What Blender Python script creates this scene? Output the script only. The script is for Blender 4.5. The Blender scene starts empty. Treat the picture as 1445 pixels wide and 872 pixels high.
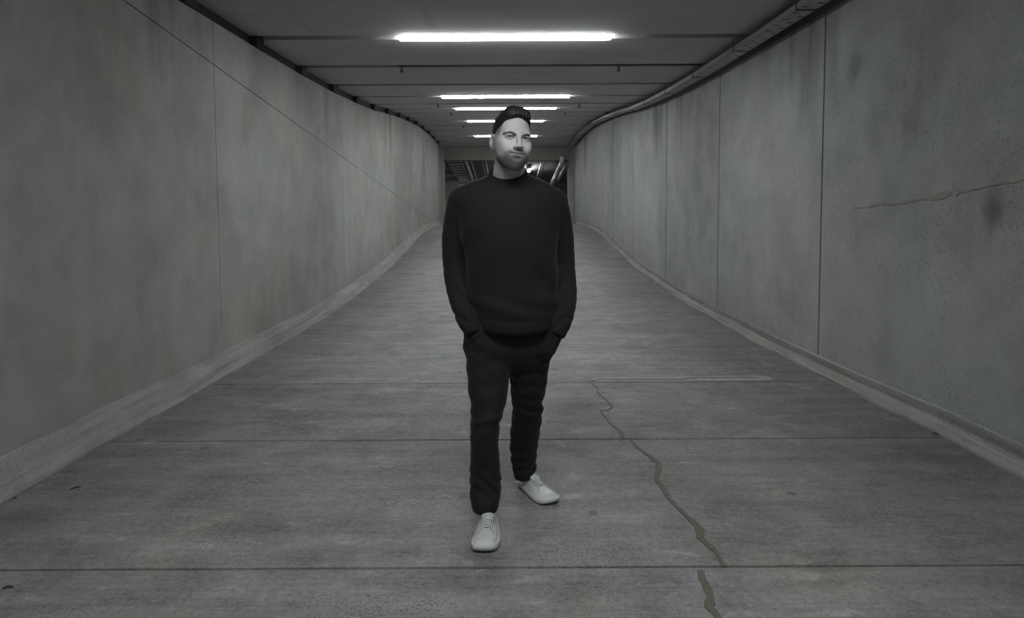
import bpy, bmesh, math, random
import numpy as np
from mathutils import Matrix, Vector

# ------------------------------------------------------------------ camera, world, exposure
SC = bpy.context.scene
COL = SC.collection
SC.view_settings.view_transform = 'Standard'
SC.view_settings.look = 'None'
SC.view_settings.exposure = 0.0
SC.view_settings.gamma = 1.0
SC.view_settings.use_curve_mapping = False
SC.cycles.use_denoising = True
SC.cycles.max_bounces = 8
SC.cycles.diffuse_bounces = 5

FPX = 24.0 / 36.0 * 1445.0          # focal length in pixels of the 1445 x 872 frame
PITCH, ROLL = math.radians(3.505), math.radians(-0.28)
CX, CY = 714.5, 349.0               # principal point (lens shift)
CAM = np.array([0.0, 0.0, 1.42])
_F = np.array([0, math.cos(PITCH), -math.sin(PITCH)])
_U0 = np.array([0, math.sin(PITCH), math.cos(PITCH)])
_R0 = np.array([1.0, 0, 0])
_R = math.cos(ROLL) * _R0 + math.sin(ROLL) * _U0
_U = -math.sin(ROLL) * _R0 + math.cos(ROLL) * _U0
cd = bpy.data.cameras.new('camera')
cd.sensor_width = 36.0
cd.lens = 24.0
cd.shift_x = (722.5 - CX) / 1445.0
cd.shift_y = -(436.0 - CY) / 1445.0
cd.clip_start = 0.05
cam = bpy.data.objects.new('camera', cd)
COL.objects.link(cam)
cam.matrix_world = Matrix(((_R[0], _U[0], -_F[0], CAM[0]), (_R[1], _U[1], -_F[1], CAM[1]),
                           (_R[2], _U[2], -_F[2], CAM[2]), (0, 0, 0, 1)))
SC.camera = cam

world = bpy.data.worlds.new('world')
SC.world = world
world.use_nodes = True
world.node_tree.nodes['Background'].inputs[0].default_value = (0.85, 0.92, 1.0, 1)
world.node_tree.nodes['Background'].inputs[1].default_value = 0.03
TUBE_POWER = 82.0


def ray(u, v): return _F + (u - CX) / FPX * _R - (v - CY) / FPX * _U
def atX(u, v, X): D = ray(u, v); return CAM + D * X / D[0]
def atY(u, v, Y): D = ray(u, v); return CAM + D * Y / D[1]
def atZ(u, v, Z): D = ray(u, v); return CAM + D * (Z - CAM[2]) / D[2]


# ------------------------------------------------------------------ helpers
def tag(o, label=None, cat=None, group=None, kind=None):
    if label: o['label'] = label
    if cat: o['category'] = cat
    if group: o['group'] = group
    if kind: o['kind'] = kind
    return o

def link(name, mesh, mat=None, parent=None, smooth=False):
    o = bpy.data.objects.new(name, mesh)
    COL.objects.link(o)
    if mat is not None and len(mesh.materials) == 0: mesh.materials.append(mat)
    if parent is not None: o.parent = parent
    if smooth:
        mesh.polygons.foreach_set('use_smooth', np.ones(len(mesh.polygons), bool))
    return o

def empty(name, loc=(0, 0, 0), parent=None):
    o = bpy.data.objects.new(name, None)
    o.location = loc
    o.empty_display_size = 0.1
    COL.objects.link(o)
    if parent is not None: o.parent = parent
    return o

def mesh_from(verts, faces, name='mesh'):
    m = bpy.data.meshes.new(name)
    m.from_pydata([tuple(map(float, v)) for v in verts], [], [tuple(int(i) for i in f) for f in faces])
    m.update()
    return m

class MB:
    """collects simple solids into one mesh"""
    def __init__(self): self.v, self.f = [], []
    def add(self, vs, fs):
        n = len(self.v); self.v += [tuple(map(float, p)) for p in vs]; self.f += [tuple(i + n for i in q) for q in fs]
    def box(self, x0, x1, y0, y1, z0, z1):
        self.add([(x0, y0, z0), (x1, y0, z0), (x1, y1, z0), (x0, y1, z0), (x0, y0, z1), (x1, y0, z1), (x1, y1, z1), (x0, y1, z1)],
                 [(0, 3, 2, 1), (4, 5, 6, 7), (0, 1, 5, 4), (1, 2, 6, 5), (2, 3, 7, 6), (3, 0, 4, 7)])
    def tube(self, pts, r, n=10, cap=True, flat=1.0):
        pts = [np.array(p, float) for p in pts]
        rs = r if isinstance(r, (list, tuple, np.ndarray)) else [r] * len(pts)
        vs, fs = [], []
        up = np.array([0, 0, 1.0])
        for i, p in enumerate(pts):
            t = pts[min(i + 1, len(pts) - 1)] - pts[max(i - 1, 0)]
            t = t / (np.linalg.norm(t) + 1e-9)
            a = np.cross(t, up)
            if np.linalg.norm(a) < 1e-3: a = np.cross(t, np.array([0, 1.0, 0]))
            a /= np.linalg.norm(a); b = np.cross(a, t)
            for k in range(n):
                w = 2 * math.pi * k / n
                vs.append(p + rs[i] * (math.cos(w) * a + flat * math.sin(w) * b))
        for i in range(len(pts) - 1):
            for k in range(n):
                k2 = (k + 1) % n
                fs.append((i * n + k, i * n + k2, (i + 1) * n + k2, (i + 1) * n + k))
        if cap:
            fs.append(tuple(range(n))[::-1]); fs.append(tuple((len(pts) - 1) * n + k for k in range(n)))
        self.add(vs, fs)
    def sweep(self, profs, cap=True, closed=True):
        """profs: list of equal-length closed cross sections"""
        n = len(profs[0]); vs = [p for pr in profs for p in pr]; fs = []
        for i in range(len(profs) - 1):
            for k in range(n if closed else n - 1):
                k2 = (k + 1) % n
                fs.append((i * n + k, (i + 1) * n + k, (i + 1) * n + k2, i * n + k2))
        if cap:
            fs.append(tuple(range(n))); fs.append(tuple((len(profs) - 1) * n + k for k in range(n))[::-1])
        self.add(vs, fs)
    def mesh(self):
        m = mesh_from(self.v, self.f)
        bm = bmesh.new(); bm.from_mesh(m); bmesh.ops.recalc_face_normals(bm, faces=bm.faces); bm.to_mesh(m); bm.free()
        return m
    def build(self, name, mat, parent=None, smooth=False): return link(name, self.mesh(), mat, parent, smooth)


# ------------------------------------------------------------------ materials
class NT:
    def __init__(self, name):
        self.m = bpy.data.materials.new(name); self.m.use_nodes = True
        self.t = self.m.node_tree; self.b = self.t.nodes['Principled BSDF']
    def n(self, typ, **kw):
        nd = self.t.nodes.new(typ)
        for k, v in kw.items(): setattr(nd, k, v)
        return nd
    def put(self, sock, v):
        if isinstance(v, bpy.types.NodeSocket): self.t.links.new(v, sock)
        else: sock.default_value = v
    def math(self, op, a, b=0.0, clamp=False):
        nd = self.n('ShaderNodeMath', operation=op, use_clamp=clamp); self.put(nd.inputs[0], a); self.put(nd.inputs[1], b); return nd.outputs[0]
    def pos(self): return self.n('ShaderNodeNewGeometry').outputs['Position']
    def mapped(self, v, scale, loc=(0, 0, 0), rot=(0, 0, 0)):
        nd = self.n('ShaderNodeMapping'); self.put(nd.inputs['Vector'], v); nd.inputs['Scale'].default_value = scale
        nd.inputs['Location'].default_value = loc; nd.inputs['Rotation'].default_value = rot; return nd.outputs[0]
    def noise(self, v, scale=1.0, detail=4.0, rough=0.55, dist=0.0):
        nd = self.n('ShaderNodeTexNoise'); self.put(nd.inputs['Vector'], v); nd.inputs['Scale'].default_value = scale
        nd.inputs['Detail'].default_value = detail; nd.inputs['Roughness'].default_value = rough; nd.inputs['Distortion'].default_value = dist
        return nd.outputs[0]
    def ramp(self, v, lo, hi, a=0.0, b=1.0):
        nd = self.n('ShaderNodeMapRange'); nd.interpolation_type = 'SMOOTHSTEP'; self.put(nd.inputs[0], v)
        nd.inputs[1].default_value = lo; nd.inputs[2].default_value = hi; nd.inputs[3].default_value = a; nd.inputs[4].default_value = b
        return nd.outputs[0]
    def mix(self, f, a, b):
        nd = self.n('ShaderNodeMix', data_type='RGBA'); self.put(nd.inputs[0], f)
        self.put(nd.inputs[6], a if isinstance(a, bpy.types.NodeSocket) else (*a, 1)); self.put(nd.inputs[7], b if isinstance(b, bpy.types.NodeSocket) else (*b, 1))
        return nd.outputs[2]
    def scaled(self, col, f):
        nd = self.n('ShaderNodeVectorMath', operation='SCALE'); self.put(nd.inputs[0], col if isinstance(col, bpy.types.NodeSocket) else tuple(col)); self.put(nd.inputs[3], f)
        return nd.outputs[0]
    def bump(self, h, strength=0.3, dist=0.01):
        nd = self.n('ShaderNodeBump'); self.put(nd.inputs['Height'], h); nd.inputs['Strength'].default_value = strength; nd.inputs['Distance'].default_value = dist
        self.t.links.new(nd.outputs[0], self.b.inputs['Normal'])
    def col(self, c): self.put(self.b.inputs['Base Color'], c if isinstance(c, bpy.types.NodeSocket) else (*c, 1))
    def rough(self, r): self.put(self.b.inputs['Roughness'], r)

def plain(name, c, rough=0.6, metal=0.0, grain=0.15, gscale=40.0, spec=0.5):
    k = NT(name); p = k.pos()
    v = k.math('ADD', k.math('MULTIPLY', k.math('SUBTRACT', k.noise(p, gscale, 3), 0.5), grain * 2), 1.0)
    k.col(k.scaled(c, v)); k.rough(rough); k.b.inputs['Metallic'].default_value = metal
    k.b.inputs['Specular IOR Level'].default_value = spec
    return k.m

def sum_terms(k, terms, base=1.0):
    v = base
    for n, a in terms: v = k.math('ADD', v, k.math('MULTIPLY', k.math('SUBTRACT', n, 0.5), a))
    return v

def make_wall(name, base, pits=0.0, spots=(), along=0.0):
    k = NT(name); p = k.pos()
    blot = k.noise(p, 0.55, 5, 0.6, 0.4)
    mid = k.noise(p, 2.6, 5, 0.6, 0.3)
    strk = k.noise(k.mapped(p, (1.0, 1.5, 0.25)), 1.2, 6, 0.6, .5)
    fine = k.noise(p, 55, 3, 0.6)
    v = sum_terms(k, [(blot, 0.85), (mid, 0.6), (strk, 0.30), (fine, 0.28)])
    if along:      # trowel and tyre streaks running along a kerb
        v = k.math('ADD', v, k.math('MULTIPLY', k.math('SUBTRACT', k.noise(k.mapped(p, (14, 0.45, 14)), 1.6, 6, 0.65, 0.4), 0.5), along))
    # drip stains: dark tongues running down the wall
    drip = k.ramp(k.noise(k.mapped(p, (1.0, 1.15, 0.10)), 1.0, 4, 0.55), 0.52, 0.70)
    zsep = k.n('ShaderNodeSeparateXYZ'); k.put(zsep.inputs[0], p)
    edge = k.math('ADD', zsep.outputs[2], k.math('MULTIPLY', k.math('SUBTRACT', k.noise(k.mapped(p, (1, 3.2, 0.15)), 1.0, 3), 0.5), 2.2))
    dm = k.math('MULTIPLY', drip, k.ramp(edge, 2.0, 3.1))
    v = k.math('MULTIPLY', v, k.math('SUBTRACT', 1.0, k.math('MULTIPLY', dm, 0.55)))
    if pits:
        near = k.ramp(k.noise(p, 1.1, 3), 0.36, 0.58)
        pt = k.ramp(k.noise(p, 70, 2, 0.5), 0.58, 0.67)
        v = k.math('MULTIPLY', v, k.math('SUBTRACT', 1.0, k.math('MULTIPLY', k.math('MULTIPLY', pt, near), pits)))
    for (c, r, a) in spots:
        d = k.n('ShaderNodeVectorMath', operation='DISTANCE'); k.put(d.inputs[0], k.mapped(p, (1, 1, 0.62))); d.inputs[1].default_value = (c[0], c[1], c[2] * 0.62)
        s = k.ramp(k.math('ADD', d.outputs['Value'], k.math('MULTIPLY', k.math('SUBTRACT', mid, 0.5), r)), 0.0, r, 1.0, 0.0)
        v = k.math('MULTIPLY', v, k.math('SUBTRACT', 1.0, k.math('MULTIPLY', s, a)))
    warm = k.mix(k.ramp(k.noise(p, 0.9, 4), 0.4, 0.62), (base[0], base[1], base[2]), (base[0] * 1.0, base[1] * 0.99, base[2] * 0.91))
    k.col(k.scaled(warm, v)); k.rough(0.82); k.b.inputs['Specular IOR Level'].default_value = 0.25
    k.bump(k.math('ADD', mid, k.math('MULTIPLY', fine, 0.25)), 0.18, 0.01)
    return k.m

def make_floor(name, base):
    k = NT(name); p = k.pos()
    sep = k.n('ShaderNodeSeparateXYZ'); k.put(sep.inputs[0], p)
    blot = k.noise(p, 0.9, 6, 0.62, 0.5)
    strk = k.noise(k.mapped(p, (0.55, 4.4, 1)), 1.5, 7, 0.68, 0.3)
    broom = k.noise(k.mapped(p, (0.9, 26, 1)), 2.0, 3, 0.5)
    patch = k.noise(p, 3.1, 6, 0.7, 0.6)
    fine = k.noise(p, 90, 3, 0.7)
    grit = k.noise(p, 34, 5, 0.75)
    v = sum_terms(k, [(blot, 0.9), (strk, 1.0), (broom, 0.35), (patch, 1.2), (grit, 1.3), (fine, 1.0)])
    # coarse dark aggregate showing where the surface has worn
    worn = k.ramp(k.noise(k.mapped(p, (0.7, 1.7, 1)), 1.7, 5, 0.65), 0.47, 0.66)
    spk = k.ramp(k.noise(p, 105, 2, 0.5), 0.53, 0.66)
    v = k.math('MULTIPLY', v, k.math('SUBTRACT', 1.0, k.math('MULTIPLY', k.math('MULTIPLY', worn, spk), 0.62)))
    # pale scuffs
    sc = k.ramp(k.noise(k.mapped(p, (1.0, 2.0, 1), (3.1, 1.7, 0)), 3.6, 5, 0.6), 0.58, 0.70)
    v = k.math('MULTIPLY', v, k.math('ADD', 1.0, k.math('MULTIPLY', sc, 0.34)))
    # grime swept towards both kerbs
    ax = k.math('ADD', k.math('ABSOLUTE', sep.outputs[0]), k.math('MULTIPLY', k.math('SUBTRACT', blot, 0.5), 1.6))
    v = k.math('MULTIPLY', v, k.math('SUBTRACT', 1.0, k.math('MULTIPLY', k.ramp(ax, 1.35, 2.35), 0.26)))
    # small round oil spots
    vo = k.n('ShaderNodeTexVoronoi'); k.put(vo.inputs['Vector'], p); vo.inputs['Scale'].default_value = 1.9
    v = k.math('MULTIPLY', v, k.math('SUBTRACT', 1.0, k.math('MULTIPLY', k.ramp(k.math('ADD', vo.outputs['Distance'], k.math('MULTIPLY', k.math('SUBTRACT', k.noise(p, 14, 3), 0.5), 0.10)), 0.035, 0.06, 1.0, 0.0), 0.4)))
    tint = k.mix(k.ramp(k.noise(p, 1.2, 4), 0.42, 0.62), base, (base[0] * 1.0, base[1] * 0.985, base[2] * 0.92))
    k.col(k.scaled(tint, v)); k.rough(0.78); k.b.inputs['Specular IOR Level'].default_value = 0.3
    k.bump(k.math('ADD', k.math('MULTIPLY', fine, 0.5), k.math('ADD', broom, patch)), 0.25, 0.006)
    return k.m

def make_ceiling(name, base):
    k = NT(name); p = k.pos()
    v = sum_terms(k, [(k.noise(p, 0.8, 5, 0.6, 0.4), 0.35), (k.noise(k.mapped(p, (0.6, 2.2, 1)), 1.5, 5), 0.3), (k.noise(p, 60, 3), 0.12)])
    tear = k.ramp(k.noise(k.mapped(p, (5, 0.5, 1)), 1.0, 4), 0.60, 0.75)
    v = k.math('MULTIPLY', v, k.math('SUBTRACT', 1.0, k.math('MULTIPLY', tear, 0.16)))
    k.col(k.scaled(base, v)); k.rough(0.85); k.b.inputs['Specular IOR Level'].default_value = 0.2
    k.bump(k.noise(p, 40, 3), 0.1, 0.005)
    return k.m

M = {}
SPOT = atX(1400, 298, 2.72)
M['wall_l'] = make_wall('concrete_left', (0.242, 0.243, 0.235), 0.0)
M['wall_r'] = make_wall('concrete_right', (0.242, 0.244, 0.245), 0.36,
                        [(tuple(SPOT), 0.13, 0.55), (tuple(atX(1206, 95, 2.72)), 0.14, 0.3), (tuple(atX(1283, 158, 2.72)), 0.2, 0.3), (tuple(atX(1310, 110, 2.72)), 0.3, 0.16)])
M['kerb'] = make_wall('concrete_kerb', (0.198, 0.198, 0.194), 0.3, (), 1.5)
M['floor'] = make_floor('concrete_floor', (0.190, 0.188, 0.183))
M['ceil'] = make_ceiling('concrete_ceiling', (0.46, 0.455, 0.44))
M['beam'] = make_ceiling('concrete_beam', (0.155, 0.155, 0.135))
M['dark'] = plain('dark_void', (0.018, 0.018, 0.017), 0.9)
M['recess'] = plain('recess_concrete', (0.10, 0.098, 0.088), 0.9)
M['seal'] = plain('crack_sealant', (0.090, 0.082, 0.060), 0.75, 0, 0.5, 60)
M['mortar'] = plain('pale_mortar', (0.25, 0.246, 0.235), 0.85, 0, 0.3, 22)
M['tan_mortar'] = plain('tan_mortar', (0.200, 0.195, 0.172), 0.85, 0, 0.5, 14)
M['galv'] = plain('galvanised_steel', (0.42, 0.43, 0.42), 0.45, 0.6, 0.25, 25)
M['steel_dark'] = plain('dark_steel', (0.05, 0.05, 0.048), 0.6, 0.3)
M['tray'] = plain('tray_steel', (0.36, 0.36, 0.34), 0.6, 0.0, 0.3, 18)
M['rail'] = plain('shaded_tray_rail', (0.085, 0.085, 0.078), 0.6, 0.0, 0.3, 18)  # tray steel in a darker tone, shade painted onto the side faces
M['pipe'] = plain('pale_pipe', (0.45, 0.45, 0.43), 0.4, 0.2)
M['white_housing'] = plain('white_housing', (0.7, 0.7, 0.7), 0.5)
k = NT('tube_glow'); k.col((0.9, 0.9, 0.9)); k.b.inputs['Emission Color'].default_value = (0.93, 0.97, 1.0, 1); k.b.inputs['Emission Strength'].default_value = TUBE_POWER
M['glow'] = k.m

# ------------------------------------------------------------------ ramp profile
FLOOR_PTS = np.array([(-14, 0.0), (2.0, 0.0), (4.1, 0.0), (5.3, -0.035), (6.9, -0.055), (9.2, -0.06), (10.5, -0.03), (11.8, 0.02), (13.4, 0.09), (14.9, 0.19), (16.9, 0.37),
                      (18.4, 0.52), (19.8, 0.63), (21.5, 0.69), (24.0, 0.72), (26, 0.70), (28, 0.60), (30, 0.42), (34, -0.06), (46, -1.6)])
D0, DS = 7.22, 1.577
CEIL_PTS = np.array([(-14, 3.15)] + [(D0 + DS * k, z) for k, z in zip(range(-1, 14), [3.16, 3.17, 3.19, 3.235, 3.31, 3.41, 3.55, 3.67, 3.77, 3.855, 3.90, 3.92, 3.90, 3.86, 3.79])])
def fz(d): return float(np.interp(d, FLOOR_PTS[:, 0], FLOOR_PTS[:, 1]))
def cz(d): return float(np.interp(d, CEIL_PTS[:, 0], CEIL_PTS[:, 1]))
XL, XR, KL, KR = -2.57, 2.72, -2.43, 2.63
DEND = D0 + DS * 13
DBACK = -12.0
def spans(a, b, step=0.5):
    n = max(1, int(math.ceil((b - a) / step))); return [a + (b - a) * i / n for i in range(n + 1)]

# ------------------------------------------------------------------ floor
random.seed(4)
base = MB(); base.sweep([[(KL - 0.3, d, fz(d) - 0.14), (KR + 0.3, d, fz(d) - 0.14), (KR + 0.3, d, fz(d) - 0.06), (KL - 0.3, d, fz(d) - 0.06)] for d in spans(DBACK, 46, 0.5)])
floor = tag(base.build('floor', M['dark']), 'grey concrete ramp floor rising through the tunnel', 'floor', None, 'structure')
joints = [DBACK] + [2.6 - 1.45 * i for i in range(9, 0, -1)] + [2.6 + 1.47 * i for i in range(0, 17)] + [27.6, 34, 46]
gapw = lambda d: 0.0085 if d < 5 else (0.007 if d < 6 else 0.0025)
for a, b in zip(joints[:-1], joints[1:]):
    g0, g1 = gapw(a), gapw(b)
    s = MB()
    ds = spans(a + g0, b - g1, 0.3)
    xl, xr = (KL - 0.05, KR + 0.05) if b < 28 else (-5.2, 5.2)
    s.sweep([[(xl, d, fz(d) - 0.1), (xr, d, fz(d) - 0.1), (xr, d, fz(d)), (xl, d, fz(d))] for d in ds])
    s.build('floor_slab', M['floor'], floor)

def ribbon(name, pix, widths, mat, parent, zc=0.0, th=0.004, jag=0.25, seed=1):
    rnd = random.Random(seed)
    P = [atZ(u, v, zc) for u, v in pix]
    # resample
    pts, ws = [], []
    for i in range(len(P) - 1):
        n = max(2, int(np.linalg.norm(P[i + 1] - P[i]) / 0.03))
        for j in range(n):
            t = j / n; pts.append(P[i] * (1 - t) + P[i + 1] * t + np.array([rnd.uniform(-.004, .004), rnd.uniform(-.004, .004), 0])); ws.append(widths[i] * (1 - t) + widths[i + 1] * t)
    pts.append(P[-1]); ws.append(widths[-1])
    prof = []
    for i, p in enumerate(pts):
        t = pts[min(i + 1, len(pts) - 1)] - pts[max(i - 1, 0)]; t /= np.linalg.norm(t) + 1e-9
        nrm = np.array([-t[1], t[0], 0]); w = ws[i] * (1 + rnd.uniform(-jag, jag)) / 2
        a, b = p + nrm * w, p - nrm * w; h = th * (0.4 if i in (0, len(pts) - 1) else 1)
        zz = fz(p[1])
        prof.append([(a[0], a[1], zz - 0.004), (a[0] * .85 + p[0] * .15, a[1] * .85 + p[1] * .15, zz + h), (b[0] * .85 + p[0] * .15, b[1] * .85 + p[1] * .15, zz + h), (b[0], b[1], zz - 0.004)])
    mb = MB(); mb.sweep(prof); return mb.build(name, mat, parent)

c1 = [(832, 532), (842, 540.5), (844, 549), (854.7, 559.7), (864.5, 570.5), (859, 575.5), (847, 576), (850, 582), (854.7, 587.5), (867.5, 602.4), (877, 610), (880, 618.6)]
c2 = [(890, 621), (901.6, 634), (916.5, 644), (928.5, 653.6), (929, 664), (926, 677), (938, 692), (944, 704.8), (963.4, 724), (980.5, 739), (987.8, 747), (988.5, 760), (1006, 775), (1023, 799)]
c3 = [(988, 804), (993, 822), (1002, 841), (1002, 858), (1012.5, 872), (1020, 892), (1024, 915)]
tag(ribbon('crack_sealant', c1, [.012, .014, .014, .014, .014, .012, .01, .014, .018, .02, .028, .02], M['seal'], floor, seed=2), 'olive brown sealant bead over the far part of the crack')
tag(ribbon('crack_sealant', c2, [.02, .024, .026, .034, .034, .022, .036, .024, .026, .036, .042, .034, .03, .018], M['seal'], floor, seed=3), 'olive brown sealant bead winding across the middle slab')
tag(ribbon('crack_sealant', c3, [.024, .034, .036, .03, .03, .03, .03], M['seal'], floor, seed=4), 'olive brown sealant bead on the nearest slab')
pm = ribbon('mortar_patch', [(836, 530), (868, 528), (915, 528.5), (960, 528), (1010, 527.5), (1060, 527), (1088, 527)], [.09, .13, .12, .15, .17, .19, .13], M['mortar'], floor, th=0.003, jag=0.1, seed=5)
tag(pm, 'pale mortar strip over a crosswise crack')
tag(ribbon('crack', [(833, 531.5), (850, 529), (900, 529), (960, 529.2), (985, 526.8), (1060, 526.5), (1075, 526.5)], [.010, .012, .011, .012, .016, .018, .01], M['seal'], floor, th=0.0055, seed=6), 'thin crosswise crack')

# ------------------------------------------------------------------ kerbs
def kerb(name, x0, x1, hgt, mat, label, lip, groove):
    mb = MB(); prof = []
    sg = 1 if x1 > x0 else -1
    for i, d in enumerate(spans(DBACK, DEND, 0.25)):
        z = fz(d); wob = 0.004 * math.sin(d * 1.9) + 0.003 * math.sin(d * 5.3 + 1); tp = max(0.0, min(1.0, (DEND - d) / 2.5))
        h = hgt * (0.55 + 0.45 * tp)
        prof.append([(x0 - sg * (lip + wob), d, z - 0.03), (x0 - sg * (lip * .7 + wob), d, z + 0.012), (x0 + wob * .5, d, z + 0.022), (x0 + sg * 0.045, d, z + h * 0.55), (x1 - sg * 0.03, d, z + h - 0.008 + 0.004 * math.sin(d * .8)), (x1 - sg * groove, d, z + h), (x1 - sg * groove * .9, d, z + h - 0.035), (x1 + sg * 0.02, d, z + h - 0.035), (x1 + sg * 0.02, d, z - 0.03)])
    mb.sweep(prof)
    return tag(mb.build(name, mat), label, 'kerb', None, 'structure')
kerb('baseboard_left', KL, XL, 0.165, M['kerb'], 'sloped pale concrete kerb along the left tunnel wall', 0.02, 0.006)
kerb('baseboard_right', KR + 0.02, XR, 0.155, M['kerb'], 'sloped pale concrete kerb along the right tunnel wall', 0.0, 0.011)

# ------------------------------------------------------------------ walls
def wall_panel(parent, mat, X, side, ds, z0f, z1f, th=0.03):
    mb = MB(); prof = []
    for d in ds:
        a, b = z0f(d), z1f(d)
        prof.append([(X, d, a), (X, d, b), (X + side * th, d, b), (X + side * th, d, a)])
    mb.sweep(prof); return mb.build('wall_panel', mat, parent)

def wall_back(name, X, side, mat, label, extra):
    mb = MB(); mb.sweep([[(X + side * 0.03, d, fz(d) - 0.1), (X + side * 0.03, d, cz(d) - extra), (X + side * 0.3, d, cz(d) - extra), (X + side * 0.3, d, fz(d) - 0.1)] for d in spans(DBACK, DEND, 0.5)])
    return tag(mb.build(name, mat), label, 'wall', None, 'structure')

WT = 0.115
wl = wall_back('wall_left', XL, -1, M['dark'], 'left concrete tunnel wall with a slanting formwork seam', WT + 0.02)
diag = lambda d: 2.674 - 0.1015 * (d - 6.08)
jl = [DBACK, -7.8, -3.1, 1.5, 6.10, 10.78, 15.4, 20.0, DEND]
gl = 0.0045
for a, b in zip(jl[:-1], jl[1:]):
    a2, b2 = a + gl, b - gl
    lo = lambda d: fz(d) + 0.05
    top = lambda d: cz(d) - WT
    cross_hi = 2.4                     # nearer than this the slanting seam lies above the wall top
    if b2 > cross_hi:
        s = max(a2, cross_hi)
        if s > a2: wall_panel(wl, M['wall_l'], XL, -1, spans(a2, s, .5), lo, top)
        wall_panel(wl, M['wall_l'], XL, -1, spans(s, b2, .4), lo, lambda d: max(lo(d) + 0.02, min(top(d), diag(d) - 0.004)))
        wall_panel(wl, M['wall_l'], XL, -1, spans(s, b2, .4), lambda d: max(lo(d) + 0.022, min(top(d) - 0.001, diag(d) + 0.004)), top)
    else:
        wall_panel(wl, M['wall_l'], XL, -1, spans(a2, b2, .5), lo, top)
wr = wall_back('wall_right', XR, 1, M['dark'], 'right concrete tunnel wall of tall panels with open joints', WT + 0.02)
jr = [DBACK, -8.7, -5.8, -2.9, 0.0, 2.98, 5.90, 8.76, 11.62, 14.65, 17.4, 20.3, 23.2, DEND]
for i, (a, b) in enumerate(zip(jr[:-1], jr[1:])):
    g0 = 0.013 if abs(a - 5.9) < .1 else 0.016; g1 = 0.013 if abs(b - 5.9) < .1 else 0.016
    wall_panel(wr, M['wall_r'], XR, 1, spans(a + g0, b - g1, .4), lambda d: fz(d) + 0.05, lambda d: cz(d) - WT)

# tan mortar streak trowelled on the nearest right-hand panel
rnd = random.Random(8)
P = [(1205, 294), (1225, 292), (1245, 287), (1262, 289), (1280, 285), (1300, 281), (1318, 280), (1345, 272), (1370, 268), (1400, 262), (1425, 255), (1452, 249)]
W = [.006, .026, .034, .012, .030, .010, .040, .050, .014, .006, .034, .050]
mb = MB(); prof = []
for i in range(len(P) - 1):
    for j in range(5):
        t = j / 5; u = P[i][0] * (1 - t) + P[i + 1][0] * t; v = P[i][1] * (1 - t) + P[i + 1][1] * t; w = (W[i] * (1 - t) + W[i + 1] * t) * rnd.uniform(.45, 1.4) / 2
        q = atX(u, v, XR); prof.append([(XR + .01, q[1], q[2] - w), (XR - .004, q[1], q[2] - w * .7), (XR - .006, q[1], q[2] + w * .8), (XR + .01, q[1], q[2] + w)])
mb.sweep(prof); tag(mb.build('mortar_streak', M['tan_mortar'], wr), 'rough tan mortar streak')

# dark gap strips above both walls
for nm, X, s, lab in (('trim_1', XL, -1, 'black recessed gap between left wall and ceiling'), ('trim_2', XR, 1, 'black recessed gap between right wall and ceiling')):
    mb = MB(); mb.sweep([[(X + s * 0.05, d, cz(d) - WT - 0.03), (X + s * 0.05, d, cz(d) + 0.1), (X + s * 0.3, d, cz(d) + 0.1), (X + s * 0.3, d, cz(d) - WT - 0.03)] for d in spans(DBACK, DEND, 0.5)])
    tag(mb.build(nm, M['dark']), lab, 'gap strip', None, 'structure')

# ------------------------------------------------------------------ ceiling
GAP = 0.085
mb = MB(); mb.sweep([[(XL - 0.3, d, cz(d) + 0.14), (XR + 0.3, d, cz(d) + 0.14), (XR + 0.3, d, cz(d) + 0.34), (XL - 0.3, d, cz(d) + 0.34)] for d in spans(DBACK, DEND, DS / 2)])
ceil = tag(mb.build('ceiling', M['recess']), 'concrete tunnel ceiling of wide planks with dark gaps', 'ceiling', None, 'structure')
for kk in range(-12, 13):
    a, b = D0 + DS * kk, D0 + DS * (kk + 1)
    xe = XL - 0.25
    p = MB(); p.sweep([[(xe, d, cz(d)), (XR + 0.25, d, cz(d)), (XR + 0.25, d, cz(d) + 0.16), (xe, d, cz(d) + 0.16)] for d in spans(a + GAP, b - GAP, 0.8)])
    p.build('ceiling_plank', M['ceil'], ceil)
for kk in range(-2, 13):
    d = D0 + DS * kk
    b = MB(); b.box(XL - 0.04, XL + 0.022, d - 0.1, d + 0.1, cz(d) - WT + 0.002, cz(d) + 0.03); b.build('bearing_pad', M['dark'], ceil)

# ------------------------------------------------------------------ ceiling lights
def tube_light(kk, label):
    d = D0 + DS * kk; z = cz(d)
    r = empty('tube_light', (0, d, z + 0.13)); tag(r, label, 'ceiling light', 'twin tube lights set in the ceiling gaps')
    def bx(x0, x1, y0, y1, z0, z1):
        b = MB(); b.box(x0, x1, y0, y1, z0, z1); return b
    bx(-1.11, 1.11, -0.05, 0.05, -0.10, 0.008).build('housing', M['white_housing'], r)
    for s in (-1, 1):
        pr = []
        xa, xb = (0.006, 1.095) if s > 0 else (-1.095, -0.006)
        for x in (xa, xb):
            pr.append([(x, yy, zz) for yy, zz in ((-.056, -.104), (-.056, -.148), (-.050, -.155), (.050, -.155), (.056, -.148), (.056, -.104))])
        t = MB(); t.sweep(pr); t.build('tube_cover', M['glow'], r)
        e = MB(); e.box(s * 1.095 - (0.018 if s < 0 else 0), s * 1.095 + (0.018 if s > 0 else 0), -0.05, 0.05, -0.145, -0.09); e.build('end_cap', M['white_housing'], r)
    return r
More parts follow.
